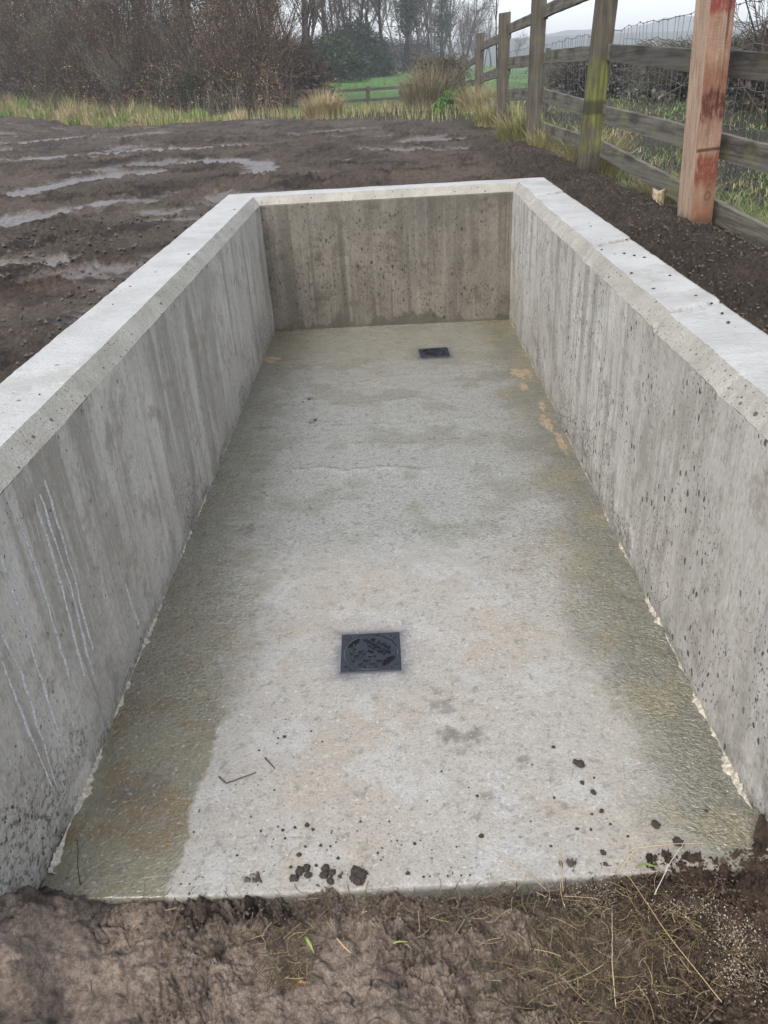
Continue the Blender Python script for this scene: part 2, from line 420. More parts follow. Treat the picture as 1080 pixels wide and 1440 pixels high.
TRACKS = [(np.array([[-4.6, 6.3], [-3.8, 6.95], [-3.5, 7.75], [-3.05, 8.2], [-2.75, 8.3]]), .26),
          (np.array([[-8.3, 14.6], [-7.0, 15.1], [-6.2, 16.4]]), .5), (np.array([[-2.5, 9.3], [-1.9, 9.2], [-1.5, 8.7], [-1.35, 7.6]]), .22),
          (np.array([[-2.4, 3.55], [-2.1, 3.65], [-1.7, 3.3]]), .10), (np.array([[-4.2, 5.0], [-3.1, 5.3], [-2.5, 6.1]]), .2), (np.array([[-5.6, 10.9], [-4.0, 11.3], [-2.2, 11.2]]), .25)]
def poly_d(x, y, pts):
    best = np.full(np.shape(x), 1e9)
    for a, b in zip(pts[:-1], pts[1:]):
        d = b - a; t = np.clip(((x - a[0]) * d[0] + (y - a[1]) * d[1]) / (d @ d), 0, 1)
        best = np.minimum(best, np.hypot(x - a[0] - t * d[0], y - a[1] - t * d[1]))
    return best

def base_z(x, y):
    """smooth terrain without the pit: works on arrays"""
    x = np.asarray(x, float); y = np.asarray(y, float)
    e = edge_dist(x, y)
    dist = np.hypot(x, y + 1.2)
    z = np.full(np.shape(x), MUDZ)
    z = z + .05 * sst(6, 16, y) * (1 - sst(4, 10, -x))
    left = sst(-2.0, -5.5, x)                               # the grass bank on the left
    out = sst(0, 2.5, e)
    z = z + out * left * .28
    z = z - sst(6, 30, e) * (left * .5 + (1 - left) * .62)         # the field beyond lies lower
    rightside = sst(.0, .9, e) * sst(13.5, 9, y) * (x > 0)
    z = z - rightside * (.24 + .12 * sst(1, 4, e))
    z = z - .25 * np.exp(-((e - 8.0) / 2.0) ** 2) * (x > 2) * sst(20, 12, y)   # shallow ditch
    lf = sst(6, 0, x) * sst(-14, -8, x)
    z = z - .35 * np.exp(-((dist - 29) / 7.0) ** 2) * lf + sst(32, 62, dist) * (.95 * sst(12, 0, x) + .30 * sst(0, 12, x)) + .25 * sst(60, 150, dist)
    z = z + sst(230, 420, dist) * 9 * (.6 + .4 * np.sin(x * .012 + 1.0)) * sst(-40, 60, x + .12 * y)
    # front of the pit is at slab level
    fr = sst(.40, .06, y - .25 * sst(1.15, 1.6, np.abs(x)))
    z = z * (1 - fr) + fr * (-.016)
    return z
def gz(x, y):
    return float(base_z(np.array([x]), np.array([y]))[0])

# ------------------------------------------------------------------ materials
MT = dict(ground=m_ground(), floor=m_floor(), cap=m_cap(), chamfer=m_chamfer(),
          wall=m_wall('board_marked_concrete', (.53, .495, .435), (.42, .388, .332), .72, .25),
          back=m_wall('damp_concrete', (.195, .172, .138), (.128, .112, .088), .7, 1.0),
          grass=m_vcol('grass_blades', .7, .25), twig=m_vcol('bare_twigs', .9, .1), leaf=m_vcol('dead_and_green_leaves', .7, .2), bark=m_vcol('bark', .95, .1, 14),
          clod=m_plain('mud_lump', (.055, .043, .036), .75, 90), iron=m_iron(), hole=m_plain('black_slot', (.004, .004, .005), .9),
          wood=m_wood('weathered_fence_timber', (.062, .053, .040), (.125, .109, .084), (.12, .13, .05), None, 2, .08),
          rail=m_wood('weathered_rail_timber', (.075, .066, .051), (.165, .149, .118), (.15, .165, .055), None, 0),
          raildark=m_wood('dark_rail_timber', (.05, .044, .037), (.105, .095, .08), (.09, .09, .05), None, 0),
          mossy=m_wood('mossy_fence_timber', (.058, .049, .036), (.115, .10, .074), (.08, .08, .03), (.20, .98), 2, .10),
          red=m_redpost(), stub=m_plain('cut_timber', (.42, .33, .21), .8, 60), wire=m_plain('galvanised_wire', (.11, .115, .12), .5),
          mortar=m_plain('pale_mortar', (.43, .385, .30), .9, 90), lime=m_plain('lime_deposit', (.50, .495, .475), .8, 120),
          straw=m_vcol('dry_straw', .75, .2), hill=m_plain('far_hill', (.07, .08, .06), .9, .05), saw=m_vcol('sawdust_flakes', .85, .2))

# ------------------------------------------------------------------ ground (one sheet, finer towards the camera)
def build_ground():
    th = np.concatenate([np.linspace(-180, -50, 27)[:-1], np.linspace(-50, -35, 40)[:-1], np.linspace(-35, 35, 640)[:-1], np.linspace(35, 50, 40)[:-1], np.linspace(50, 180, 27)])
    th = np.radians(th)
    rr = [.02, .25, .5, .7]
    while rr[-1] < 640:
        r = rr[-1]; rr.append(r * (1.0024 if r < 1.7 else 1.006 if r < 14 else 1.016))
    rr = np.array(rr)
    X = rr[:, None] * np.sin(th)[None]; Y = CAM[1] + rr[:, None] * np.cos(th)[None]
    X = X[:, :-1]; Y = Y[:, :-1]; nu, nv = X.shape
    x = X.ravel(); y = Y.ravel(); dist = np.hypot(x, y + 1.2)
    e = edge_dist(x, y)
    z = base_z(x, y)
    wet = np.zeros(len(x)); grain = np.full(len(x), .6)
    # ---- front mud
    fm = sst(.40, .06, y - .25 * sst(1.15, 1.6, np.abs(x)))
    l1, _ = worley(x * 7 + .5 * perlin(x * 9, y * 9, 2), y * 7, 1); l2, _ = worley(x * 21, y * 21, 11); l3, _ = worley(x * 52, y * 52, 17)
    rough = sst(-.25, .35, perlin(x * 3.1, y * 3.1, 23) + .9 * sst(.2, .7, x) - .1)
    near_edge = sst(-.14, -.02, y)
    fx_ = x + .03 * fbm(x * 8, y * 8, 6, 3); fy_ = y + .03 * fbm(x * 8 + 4, y * 8, 8, 3)
    hf = .012 * fbm(x * 4, y * 4, 31, 3) + .022 * billow(fx_ * 6.5, fy_ * 7.5, 33, 2, .45) + (.0035 + .008 * rough + .006 * near_edge) * billow(fx_ * 20, fy_ * 20, 35, 4, .66) + (.0012 + .003 * rough + .0025 * near_edge) * billow(x * 70, y * 70, 37, 3, .7) * 1.5 + .0012 * billow(x * 150, y * 150, 39, 2, .7)
    corner = sst(.56, .80, x + .10 * perlin(x * 6, y * 6, 5)) * sst(.085, .0, y + .05 * fbm(x * 11, y * 11, 6, 3) - .05 * sst(.7, .9, x))
    hf = hf + corner * (.020 + .018 * (.7 - l2)) - .030 * np.exp(-((y + .005) / .035) ** 2) * sst(-.25, .05, x) * sst(.50, .40, x)
    crk = np.abs(perlin(x * 6.5 + .35 * perlin(x * 25, y * 25, 24), y * 8 + .35 * perlin(x * 25 + 7, y * 25, 26), 28)); crk = sst(.07, .0, crk) * sst(-.1, .35, perlin(x * 4, y * 4, 30)); hf = hf - .007 * crk + .0035 * fbm(x * 42, y * 42, 32, 3)
    lc = sst(-.74, -.955, x + .03 * perlin(x * 12, y * 12, 12)) * np.clip((.035 - y + .015 * perlin(x * 14, y * 14, 13)) * 1.25, 0, .185)
    hf = hf + lc
    hf = hf - .008
    # ---- field of mud around the pit
    mud = (1 - fm) * sst(1.0, -.2, e)
    w1, _ = worley(x * 2.2 + .6 * perlin(x, y, 3), y * 2.2, 51); w2, _ = worley(x * 6.5, y * 6.5, 57); w3, _ = worley(x * 16, y * 16, 59)
    sx = x * .8 - y * .25; sy = y * .8 + x * .25
    lump = np.clip(.5 + .9 * fbm(x * 1.1, y * 1.1, 61, 3), 0, 1.4)
    wx_ = x + .12 * fbm(x * 2.5, y * 2.5, 3, 3); wy_ = y + .12 * fbm(x * 2.5 + 9, y * 2.5, 4, 3)
    hm = .022 * fbm(sx * .7, sy * 1.0, 63, 4) + (.35 + .65 * lump) * (.030 * billow(wx_ * 1.5, wy_ * 1.7, 65, 2, .5) + .030 * billow(wx_ * 5.2, wy_ * 5.2, 66, 3, .6) + .018 * billow(x * 15, y * 15, 68, 3, .62))
    wd_ = np.maximum(np.maximum(XL - TOP - x, x - XR - TOP), y - LEN - TOP); hm = hm * (.35 + .65 * sst(.1, .9, wd_))
    rightsoil = sst(.9, 1.15, x) * sst(11, 8, y)
    hr = .012 * fbm(x * 3, y * 3, 71, 3) + .026 * billow(x * 11, y * 11, 72, 4, .68) + .016 * billow(x * 36, y * 36, 74, 2, .6)
    hm = hm * (1 - rightsoil) + rightsoil * (hr + .03 * sst(1.15, 1.5, x) * 1)
    pool = .7 * sst(.0, .5, fbm(sx * .75 + 4.2, sy * .85, 73, 6, .68) - .40) * (1 - rightsoil)
    for pts, wd in TRACKS:
        d = poly_d(x + .10 * fbm(x * 3, y * 3, 75, 3), y + .16 * fbm(x * 3 + 9, y * 3, 77, 3), pts)
        pool = np.maximum(pool, sst(wd, wd * .55, d))
    pool = pool * sst(0, .4, np.clip(-e, 0, 9)) * sst(1.2, 1.5, np.abs(x) + (y > LEN + .3) * 3)
    hm = hm * (1 - .72 * pool) - .02 * pool + pool * .008 * fbm(x * 16, y * 16, 79, 3)
    wet = np.maximum(wet, pool * mud)
    # ---- beyond
    ho = sst(0, 2, e) * (.05 * fbm(x * .8, y * .8, 83, 4)) * sst(60, 20, dist)
    z = z + fm * hf + mud * hm + (1 - fm) * (1 - mud) * ho
    # the soil lies just below the wall tops
    inx = (x > XL - TOP - .06) & (x < XR + TOP + .06) & (y > .02) & (y < LEN + TOP + .06)
    z = np.where(inx & (fm < .98), np.minimum(z, .93), z)
    # ---- pit hole, hidden inside the walls and below the slab
    hole = (x > XL - .13) & (x < XR + .13) & (y > .05 + .10 * corner) & (y < LEN + .13)
    z = np.where(hole, -.22, z)
    # ---- soil colours
    C = np.zeros((len(x), 3))
    cm = np.array([.094, .072, .053])[None] * (1 + .35 * fbm(x * .8, y * .8, 91, 4))[:, None]
    dkp = sst(.0, .5, fbm(x * 1.6 + 3, y * 1.6, 94, 5, .65))[:, None]; cm = cm * (1 - .5 * dkp)
    redd = (sst(-.1, .5, fbm(x * .7 + 5, y * .7, 93, 3)) * sst(4.5, 1.5, y) * (x < 0))[:, None]
    cm = cm * (1 - redd) + redd * np.array([.072, .044, .029])
    cs = np.array([.092, .071, .054])[None] * (1 + .3 * fbm(x * 2, y * 2, 95, 3))[:, None]
    cm = cm * (1 - rightsoil[:, None]) + cs * rightsoil[:, None]
    cp = np.array([.150, .132, .115])
    cm = cm * (1 - pool[:, None]) + cp * pool[:, None]
    cf = np.array([.275, .218, .172])[None] * (1 + .28 * fbm(x * 4, y * 4, 97, 4))[:, None]
    dk = (sst(.3, .62, x + .25 * perlin(x * 4, y * 4, 99)) * .85)[:, None]
    cf = cf * (1 - dk) + dk * np.array([.075, .047, .030])
    dk2 = np.clip(.75 * crk + near_edge * .55 * (.6 + perlin(x * 9, y * 9, 15)) + .5 * sst(.5, .75, l2) * rough, 0, 1)[:, None]  # shade of cracks and clod gaps put into colour, plus dark edge crumbs
    cf = cf * (1 - dk2) + dk2 * np.array([.032, .024, .019])
    C = cm * (1 - fm)[:, None] + cf * fm[:, None]
    # grassland colours beyond the mud
    gr = sst(.0, .8, e + .5 * fbm(x * 1.2, y * 1.2, 101, 3)) * (1 - fm)
    near = np.array([.052, .046, .028]); far = np.array([.085, .165, .04])
    k = sst(26, 40, dist)[:, None]
    cg = near * (1 - k) + far * k
    cg = cg * (1 + .3 * fbm(x * .15, y * .15, 103, 4))[:, None]
    road = (np.exp(-((y - 100 - .10 * x) / 5.0) ** 2) * sst(12, 18, x))[:, None]
    cg = cg * (1 - road) + road * np.array([.28, .28, .27])
    fh = sst(190, 230, dist)[:, None]
    cg = cg * (1 - fh) + fh * np.array([.055, .065, .04])
    C = C * (1 - gr)[:, None] + cg * gr[:, None]
    wet = wet * (1 - gr) + .12 * fm * (1 - rough)
    grain = .75 + .25 * rightsoil - .5 * pool - .05 * fm - .3 * sst(10, 60, dist)
    V = np.stack([x, y, z], -1)
    me = np_mesh('ground', V, [grid_polys(nu, nv, True)], col=np.clip(C, .002, 1), attrs=dict(wet=wet, grain=np.clip(grain, .05, 1)), smooth=True, mats=[MT['ground']])
    tag(link('ground', me), kind='structure')
build_ground()

# ------------------------------------------------------------------ concrete pit
pit = tag(empty('concrete_pit', (0, LEN / 2, 0)), 'long open concrete pit with pale chamfered tops and a wet floor', 'pit')
def pit_part(name, me):
    o = link(name, me, pit); o.location = (0, -LEN / 2, 0); return o
JR = [((1.052, 4.223), (.945, 4.135)), ((1.145, 2.691), (.918, 2.529)), ((1.124, 1.512), (.898, 1.418))]
def build_side(sgn, x0):
    """profile swept along y; u outward from the inner face"""
    pr = []
    for t in np.linspace(0, 1, 46): pr.append((0, -.02 + t * (Z1 + .02), 0))
    for t in np.linspace(0, 1, 10): pr.append((t * CH, Z1 + t * (ZT - Z1), 1))
    for t in np.linspace(0, 1, 24): pr.append((CH + t * (TOP - CH), ZT, 2))
    for t in np.linspace(0, 1, 6)[1:]: pr.append((TOP, ZT - t * (ZT + .06), 0))
    pr = np.array(pr)
    y0 = -.30 if sgn < 0 else -.22
    ys = np.concatenate([np.arange(y0, 1.2, .007), np.arange(1.2, LEN + .26, .011)])
    U, YY = np.meshgrid(np.arange(len(pr)), ys)
    u = pr[U, 0]; z = pr[U, 1]; k = pr[U, 2]
    # mitre at the back corner so the back wall butts against it
    endy = LEN + np.clip(u, 0, TOP)
    f = (YY - y0) / (ys[-1] - y0); y = y0 + f * (endy - y0)
    nz = fbm(y * 4 + 10 * sgn, z * 4, 7, 3)
    inner = (k == 0) & (u < 1e-6)
    off = np.where(inner, .0025 * nz + .0012 * fbm(y * 30, z * 9, 9, 2), 0)
    # rough, honeycombed foot of the wall
    foot = np.exp(-(z / .045) ** 2) * inner
    l, _ = worley(y * 26, z * 26, 21); l2, _ = worley(y * 60, z * 60, 22)
    ft = foot * (.4 + .6 * sst(-.1, .3, perlin(y * 3, z * 0, 27)))
    off = off - ft * (.010 * (.7 - l) + .008 * (.7 - l2))
    hc = sst(.12, .42, fbm(y * 1.7 + (5 if sgn > 0 else 2), z * 2.2, 29, 3)) * sst(.42, .05, z) * inner
    off = off + hc * (.010 * (.6 - l) + .006 * (.6 - l2))
    hcA = np.clip(ft * 1.2 + hc * 1.0, 0, 1)
    frontrough = sst(.30, .02, y) * sst(.45, .1, z) * inner if sgn < 0 else sst(.2, .0, y) * sst(.3, .05, z) * inner
    off = off - frontrough * (.012 * (.7 - worley(y * 13, z * 13, 31)[0]) + .012 * (.7 - l) + .010 * (.6 - l2))
    hcA = np.clip(hcA + frontrough, 0, 1)
    # chamfer arrises wander and are chipped
    cham = (k == 1) | ((k == 2) & (u < CH + .015)) | (inner & (z > Z1 - .03))
    wob = (.003 if sgn < 0 else .007) * fbm(y * 2.6 + 3, y * 0, 33, 3) + (.0012 if sgn < 0 else .0022) * fbm(y * 30, u * 30 + z * 30, 35, 3)
    chip = (.002 if sgn < 0 else .006) * sst(.35, .8, fbm(y * 9, z * 6, 37, 3))
    dz = np.where(cham, wob - chip, 0)
    dz = dz + sst(CH, CH + .05, u) * np.where(k == 2, .0025 * fbm(y * 5, u * 5, 39, 3) + .0008 * fbm(y * 40, u * 40, 43, 2), 0)
    if sgn > 0:
        for (a, b) in JR:
            ua, ub = a[0] - x0, b[0] - x0
            yj = b[1] + (u - ub) / (ua - ub) * (a[1] - b[1]) + .016 * perlin(u * 22, u * 0 + b[1], 45) + .008 * perlin(u * 60, u * 0 + b[1], 46)
            d = y - yj; wgt = np.where((z > Z1 - 1e-5), 1.0, 0)
            hcA = np.maximum(hcA, wgt * np.clip(np.exp(-(d / .011) ** 2) * (.5 + .9 * perlin(u * 24, y * 0 + b[1] * 3, 48)) + .6 * np.exp(-((d + .02) / .03) ** 2) * sst(.1, .5, perlin(u * 50, y * 50, 50)), 0, 1))
            dz = dz - wgt * (.014 * np.exp(-(d / .009) ** 2) * (.6 + .8 * perlin(u * 30, y * 0 + b[1] * 3, 47)) + .005 * np.exp(-(d / .03) ** 2) * (.5 - worley(y * 70, u * 70, 49)[0]))
            dz = dz + wgt * .004 * np.sign(d) * np.exp(-np.abs(d) / .25)
    x = x0 + sgn * (u - off * 1)
    z = z + dz
    # front end face
    V = np.stack([x, y, z], -1).reshape(-1, 3)
    polys = grid_polys(len(ys), len(pr))
    kk = pr[1:, 2].copy(); kk[-5:] = 0
    keep = np.tile(np.hypot(*(pr[1:, :2] - pr[:-1, :2]).T) > 1e-6, len(ys) - 1); polys = polys[keep]
    midx = np.tile(kk.astype(int), len(ys) - 1)[keep]
    # end cap as a rough grid between inner and outer face
    nin = 46; nw = 30
    ring = np.arange(nin)
    capV = []
    zs = np.concatenate([np.linspace(-.02, ZT - .004, 110)])
    for zz in zs:
        uu = np.linspace(max(0, min(CH, (zz - Z1) / (ZT - Z1) * CH)) if zz > Z1 else 0, TOP, nw)
        capV.append(np.stack([uu, np.full(nw, zz)], -1))
    capV = np.array(capV); cu = capV[..., 0]; cz = capV[..., 1]
    edge = np.minimum(1, np.minimum(cu, TOP - cu) / .02)
    cy = y0 - edge * (-.004 + .018 * (.7 - worley(cu * 16, cz * 16, 53)[0]) + .016 * (.7 - worley(cu * 38, cz * 38, 54)[0]) + .02 * fbm(cu * 6, cz * 6, 55, 3))
    # match the inner face's own roughness at the arris
    offe = np.interp(cz[:, 0], pr[:nin, 1], off[0, :nin])
    cx = x0 + sgn * (cu - offe[:, None] * np.exp(-cu / .02))
    CV = np.stack([cx, cy, cz], -1).reshape(-1, 3)
    n0 = len(V)
    cp = grid_polys(len(zs), nw) + n0
    if sgn < 0: polys = polys[:, ::-1]
    else: cp = cp[:, ::-1]
    me = np_mesh('side_wall', np.concatenate([V, CV]), [np.concatenate([polys, cp])], attrs=dict(hc=np.concatenate([hcA.ravel(), np.full(len(CV), .8)])), smooth=True, mats=[MT['wall'], MT['chamfer'], MT['cap']], midx=np.concatenate([midx, np.full(len(cp), 0)]))
    return pit_part('side_wall', me)
wallL = build_side(-1, XL); wallR = build_side(1, XR)

def build_back():
    pr = []
    for t in np.linspace(0, 1, 60): pr.append((0, -.02 + t * (Z1 + .02), 0))
    for t in np.linspace(0, 1, 8)[1:]: pr.append((t * CH, Z1 + t * (ZT - Z1), 1))
    for t in np.linspace(0, 1, 14)[1:]: pr.append((CH + t * (TOP - CH), ZT, 2))
    for t in np.linspace(0, 1, 6)[1:]: pr.append((TOP, ZT - t * (ZT - .4), 0))
    pr = np.array(pr); fs = np.linspace(0, 1, 240)
    U, F = np.meshgrid(np.arange(len(pr)), fs)
    u = pr[U, 0]; z = pr[U, 1]; k = pr[U, 2]
    x = (XL - u) + F * ((XR + u) - (XL - u)); inner = u < 1e-6
    off = np.where(inner, .002 * fbm(x * 5, z * 5, 57, 3), 0)
    spall = np.exp(-(((x - .72) / .09) ** 2 + ((z - .87) / .035) ** 2)) * inner
    off = off - spall * .012 * (.8 - worley(x * 45, z * 45, 58)[0])
    dz = np.where((k == 1) | (k == 2), .002 * fbm(x * 4, u * 4, 59, 3), 0)
    y = LEN + u - off
    V = np.stack([x, y, z + dz], -1).reshape(-1, 3)
    polys = grid_polys(len(fs), len(pr))
    kk = np.maximum(pr[:-1, 2], pr[1:, 2]); kk[-5:] = 0
    midx = np.tile(kk.astype(int), len(fs) - 1)
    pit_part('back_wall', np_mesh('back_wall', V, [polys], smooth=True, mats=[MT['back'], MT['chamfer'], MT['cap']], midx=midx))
build_back()

COVERS = [(-.137, .882), (.257, 4.06)]
def build_floor():
    xs = np.linspace(XL - .01, XR + .01, 300)
    ys = np.concatenate([np.linspace(0, 1.2, 200)[:-1], np.linspace(1.2, LEN + .01, 330)])
    X, F = np.meshgrid(xs, ys); x = X; 
    front = -.010 + .030 * sst(-.4, .9, x) + .002 * perlin(x * 6, x * 0, 3) + .0012 * perlin(x * 40, x * 0, 4)
    y = F + front * sst(.25, 0, F)
    z = .003 * fbm(x * 2.2, y * 2.2, 5, 3) + .0015 * fbm(x * 14, y * 14, 6, 3)
    z = z + .006 * sst(.12, 0, XR - x) * fbm(x * 9, y * 9, 8, 2)
    rim = np.exp(-(y - front) / .02) * (y - front < .2)
    z = z - .003 * rim * (1 + .6 * fbm(x * 20, y * 20, 9, 2))
    # wet zones
    pb_y = np.array([-.1, .03, .11, .222, .343, .477, .61, .987, 1.296, 1.787, 2.531, 2.912, 4.0, 4.8])
    pb_x = np.array([-.60, -.637, -.606, -.625, -.621, -.606, -.60, -.62, -.66, -.70, -.76, -.78, -.74, -.7])
    jag = .018 * fbm(x * 8, y * 14, 11, 4)
    bl = np.interp(y, pb_y, pb_x)
    soft = .006 + .20 * sst(.52, .95, y)
    left = 1 - sst(-soft, soft, x - bl + jag * (1 + 3 * sst(.6, 1.2, y)))
    rb_y = np.array([-.1, .10, .286, .561, 1.106, 1.916, 2.547, 3.155, 4.261, 4.8]); rb_x = np.array([.80, .743, .674, .65, .62, .70, .66, .67, .67, .6])
    br = np.interp(y, rb_y, rb_x)
    right = sst(-.16, .14, x - br + .10 * fbm(x * 3, y * 3, 13, 4))
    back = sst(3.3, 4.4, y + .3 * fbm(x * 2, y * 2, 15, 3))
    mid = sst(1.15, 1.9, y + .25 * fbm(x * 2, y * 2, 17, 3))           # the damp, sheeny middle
    wet = np.clip(np.maximum(np.maximum(left, right * .8), np.maximum(back * .9, mid * .95)), 0, 1)
    pale = np.array([.322, .304, .264]); cool_sheen = np.array([.345, .347, .325]); olive = np.array([.215, .195, .125]); brown = np.array([.20, .145, .075]); dkg = np.array([.175, .17, .125])
    C = np.ones(x.shape + (3,)) * pale
    def lay(m, c): nonlocal C; m = np.clip(m, 0, 1)[..., None]; C = C * (1 - m) + m * np.asarray(c)
    lay(mid * .9, cool_sheen)  # paler cool tone paints the sky sheen into the wet middle
    lay(.45 * sst(.05, .5, fbm(x * 2.5 + 3, y * 2.5, 19, 4)) * sst(2.2, .8, y), (.32, .27, .205))
    lay(.5 * sst(.1, .5, fbm(x * 5, y * 5, 21, 4)), (.375, .375, .352))
    lay(.55 * sst(0, .5, fbm(x * 3.2 + 7, y * 3.2, 22, 4)) * mid, dkg * 1.25)
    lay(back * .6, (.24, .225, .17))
    lay(right * .85, dkg * 1.0); lay(right * .6 * sst(0, .4, fbm(x * 4, y * 4, 23, 4)), (.27, .235, .14))
    lay(left * (.92 - .15 * sst(.6, 1.2, y)), olive)
    lay(left * sst(.0, .45, fbm(x * 5, y * 5, 25, 4) + .2 * sst(.6, .3, y)) * (.8 - .5 * sst(.5, 1.1, y)), brown)
    lay(left * .35 * sst(.1, .4, fbm(x * 9, y * 9, 27, 3)), (.20, .19, .15))
    # the paler ring of slurry round the covers, the dark rubbed halo
    for cx, cy in COVERS:
        d = np.maximum(np.abs(x - cx), np.abs(y - cy))
        lay(.85 * sst(.140, .100, d + .018 * fbm(x * 14, y * 14, 29, 3)), (.075, .08, .09)); lay(.3 * sst(.2, .11, d + .05 * fbm(x * 9, y * 9, 31, 3)), (.17, .175, .18))
    for (tx, ty, a, b) in ((-.895, 4.10, .05, .07), (.786, 3.58, .06, .08), (.775, 3.33, .03, .06), (.81, 2.75, .03, .10), (.82, 3.02, .02, .08), (.835, 2.5, .015, .12)):
        m = sst(1.25, .8, np.hypot((x - tx) / a, (y - ty) / b) + .7 * fbm(x * 22, y * 14, 33, 3))
        lay(m * .9, (.46, .34, .21)); z = z + .003 * m
    for (tx, ty, a) in ((.09, .62, .05), (.14, .47, .05), (.2, .49, .03), (.10, .50, .035), (.3, .38, .02), (.19, .27, .022), (-.55, 3.3, .03), (-.5, 2.95, .03), (-.8, 2.9, .05), (-.7, 1.76, .04), (-.83, .30, .05), (-.75, .33, .05)):
        m = sst(1.2, .3, np.hypot((x - tx) / a, (y - ty) / a) + .9 * fbm(x * 30, y * 30, 35, 3)); lay(m * .65, (.14, .12, .095))
    lay(.55 * np.exp(-(y - front) / .03) * sst(0, .5, fbm(x * 12, y * 12, 37, 3) + .3), (.26, .245, .21))
    wx, wy = x + .018 * fbm(x * 25, y * 25, 44, 3), y + .018 * fbm(x * 25, y * 25, 46, 3); wd, wi = worley(wx * 13, wy * 13, 39); pits = sst(.20 * wi, .05 * wi, wd) * (wi > .55)
    lay(pits * .6, (.15, .135, .11)); wd2, wi2 = worley(wx * 34, wy * 34, 48); lay(.6 * sst(.28 * wi2, .1 * wi2, wd2) * (wi2 > .6), (.13, .118, .095))
    # ridges left by the tamping board
    for yc, x0, x1, amp in ((2.32, -.62, .25, .006), (2.62, -.6, .3, .003), (2.85, -.5, .5, .003), (3.2, -.5, .5, .003), (3.6, -.3, .6, .002)):
        yy = yc + .06 * fbm(x * 3, x * 0 + yc, 41, 3); z = z + amp * np.exp(-((y - yy) / .018) ** 2) * sst(x0, x0 + .15, x) * sst(x1, x1 - .15, x)
    rip = np.clip(.22 + 1.0 * np.maximum(left * (.28 + .72 * sst(.45, .75, y)), right) + .75 * mid + .5 * sst(.75, 1.2, y) * sst(.35, .6, np.abs(x + .1)), 0, 1.1)
    rip = rip * (1 - .6 * back)
    nu, nv = x.shape
    V = np.stack([x, y, z], -1).reshape(-1, 3); Cc = C.reshape(-1, 3)
    # front face of the slab
    fx = x[0]; fy = y[0]; rows = [z[0]] 
    nF = 8; FV = []; FC = []
    for t in np.linspace(0, 1, nF)[1:]:
        FV.append(np.stack([fx, fy + .004 * t + .006 * t * perlin(fx * 25, fx * 0 + t * 5, 43), z[0] - t * .16], -1)); FC.append(np.tile([.19, .18, .155], (len(fx), 1)))
    n0 = len(V); V2 = np.concatenate([V] + FV); C2 = np.concatenate([Cc] + FC)
    fp = []
    idx = [np.arange(nv)] + [n0 + i * nv + np.arange(nv) for i in range(nF - 1)]
    for a, b in zip(idx[:-1], idx[1:]): fp.append(np.stack([a[:-1], b[:-1], b[1:], a[1:]], -1))
    pad = len(V2) - n0
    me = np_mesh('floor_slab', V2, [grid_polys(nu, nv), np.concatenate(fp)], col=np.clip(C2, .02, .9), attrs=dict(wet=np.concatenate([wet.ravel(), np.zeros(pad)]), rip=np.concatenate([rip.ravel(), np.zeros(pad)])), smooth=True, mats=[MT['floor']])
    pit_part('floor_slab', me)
build_floor()

# crumbly mortar along the foot of both walls
def fillet(x0, sgn, mat):
    ys = np.arange(.06, LEN - .02, .006); n = len(ys)
    gap = sst(-.25, .2, fbm(ys * 4.3, ys * 0 + sgn * 3, 61, 3)) * (.35 + .65 * sst(2.8, .6, ys))
    w = (.006 + .016 * np.clip(.5 + perlin(ys * 45, ys * 0, 63), 0, 1.3) + .022 * np.clip(perlin(ys * 14, ys * 0, 65), 0, 1)) * (.15 + .85 * gap)
    w = w * (.45 + .55 * sst(2.2, .5, ys)); h = (.003 + .011 * np.clip(.5 + fbm(ys * 60, ys * 0 + 4, 67, 2), 0, 1.5)) * (.15 + .85 * gap)
    prof = [(0, 1.3), (.35, .95), (.7, .55), (1, -.5)]
    V = np.array([[(x0 + sgn * (.005 - a * w[i] - .001), ys[i] + .002 * math.sin(i * 1.7 + a * 5), b * h[i] + .001) for a, b in prof] for i in range(n)]).reshape(-1, 3)
    p = grid_polys(n, 4)
    if sgn > 0: p = p[:, ::-1]
    o = pit_part('mortar_joint', np_mesh('mortar_joint', V, [p], smooth=False, mats=[mat]))
fillet(XL, -1, MT['mortar']); fillet(XR, 1, MT['mortar'])

# white lime runs on the left wall
DR = [[(.438, .864), (.445, .616), (.437, .333)], [(.538, .849), (.541, .571), (.513, .266)], [(.572, .831), (.585, .516), (.559, .225)], [(.618, .848), (.62, .565), (.602, .284)],
      [(.216, .658), (.236, .512), (.21, .141)], [(.318, .808), (.312, .559), (.294, .17)], [(.938, .294), (.956, .146), (.963, .095)], [(.179, .605), (.184, .468), (.191, .15)]]
for d in DR:
    d = np.array(d); t = np.linspace(0, 1, 60)
    yy = np.interp(t, [0, .45, 1], d[:, 0]) + .005 * perlin(t * 9, t * 0 + d[0, 0] * 40, 71) + .002 * perlin(t * 30, t * 0 + d[0, 0] * 9, 72); zz = np.interp(t, [0, .45, 1], d[:, 1])
    w = (.0014 + .0006 * perlin(t * 14, t * 0 + d[0, 0] * 7, 73)) * np.minimum(1, np.minimum(t / .06 + .2, (1 - t) / .1 + .25))
    V = []
    for a, b in ((-1, -.002), (-.5, .0042), (.5, .0042), (1, -.002)): V.append(np.stack([XL + b + 0 * t, yy + a * w, zz], -1))
    V = np.stack(V, 1).reshape(-1, 3)
    o = link('lime_run', np_mesh('lime_run', V, [grid_polys(60, 4)[:, ::-1]], smooth=True, mats=[MT['lime']]), wallL)

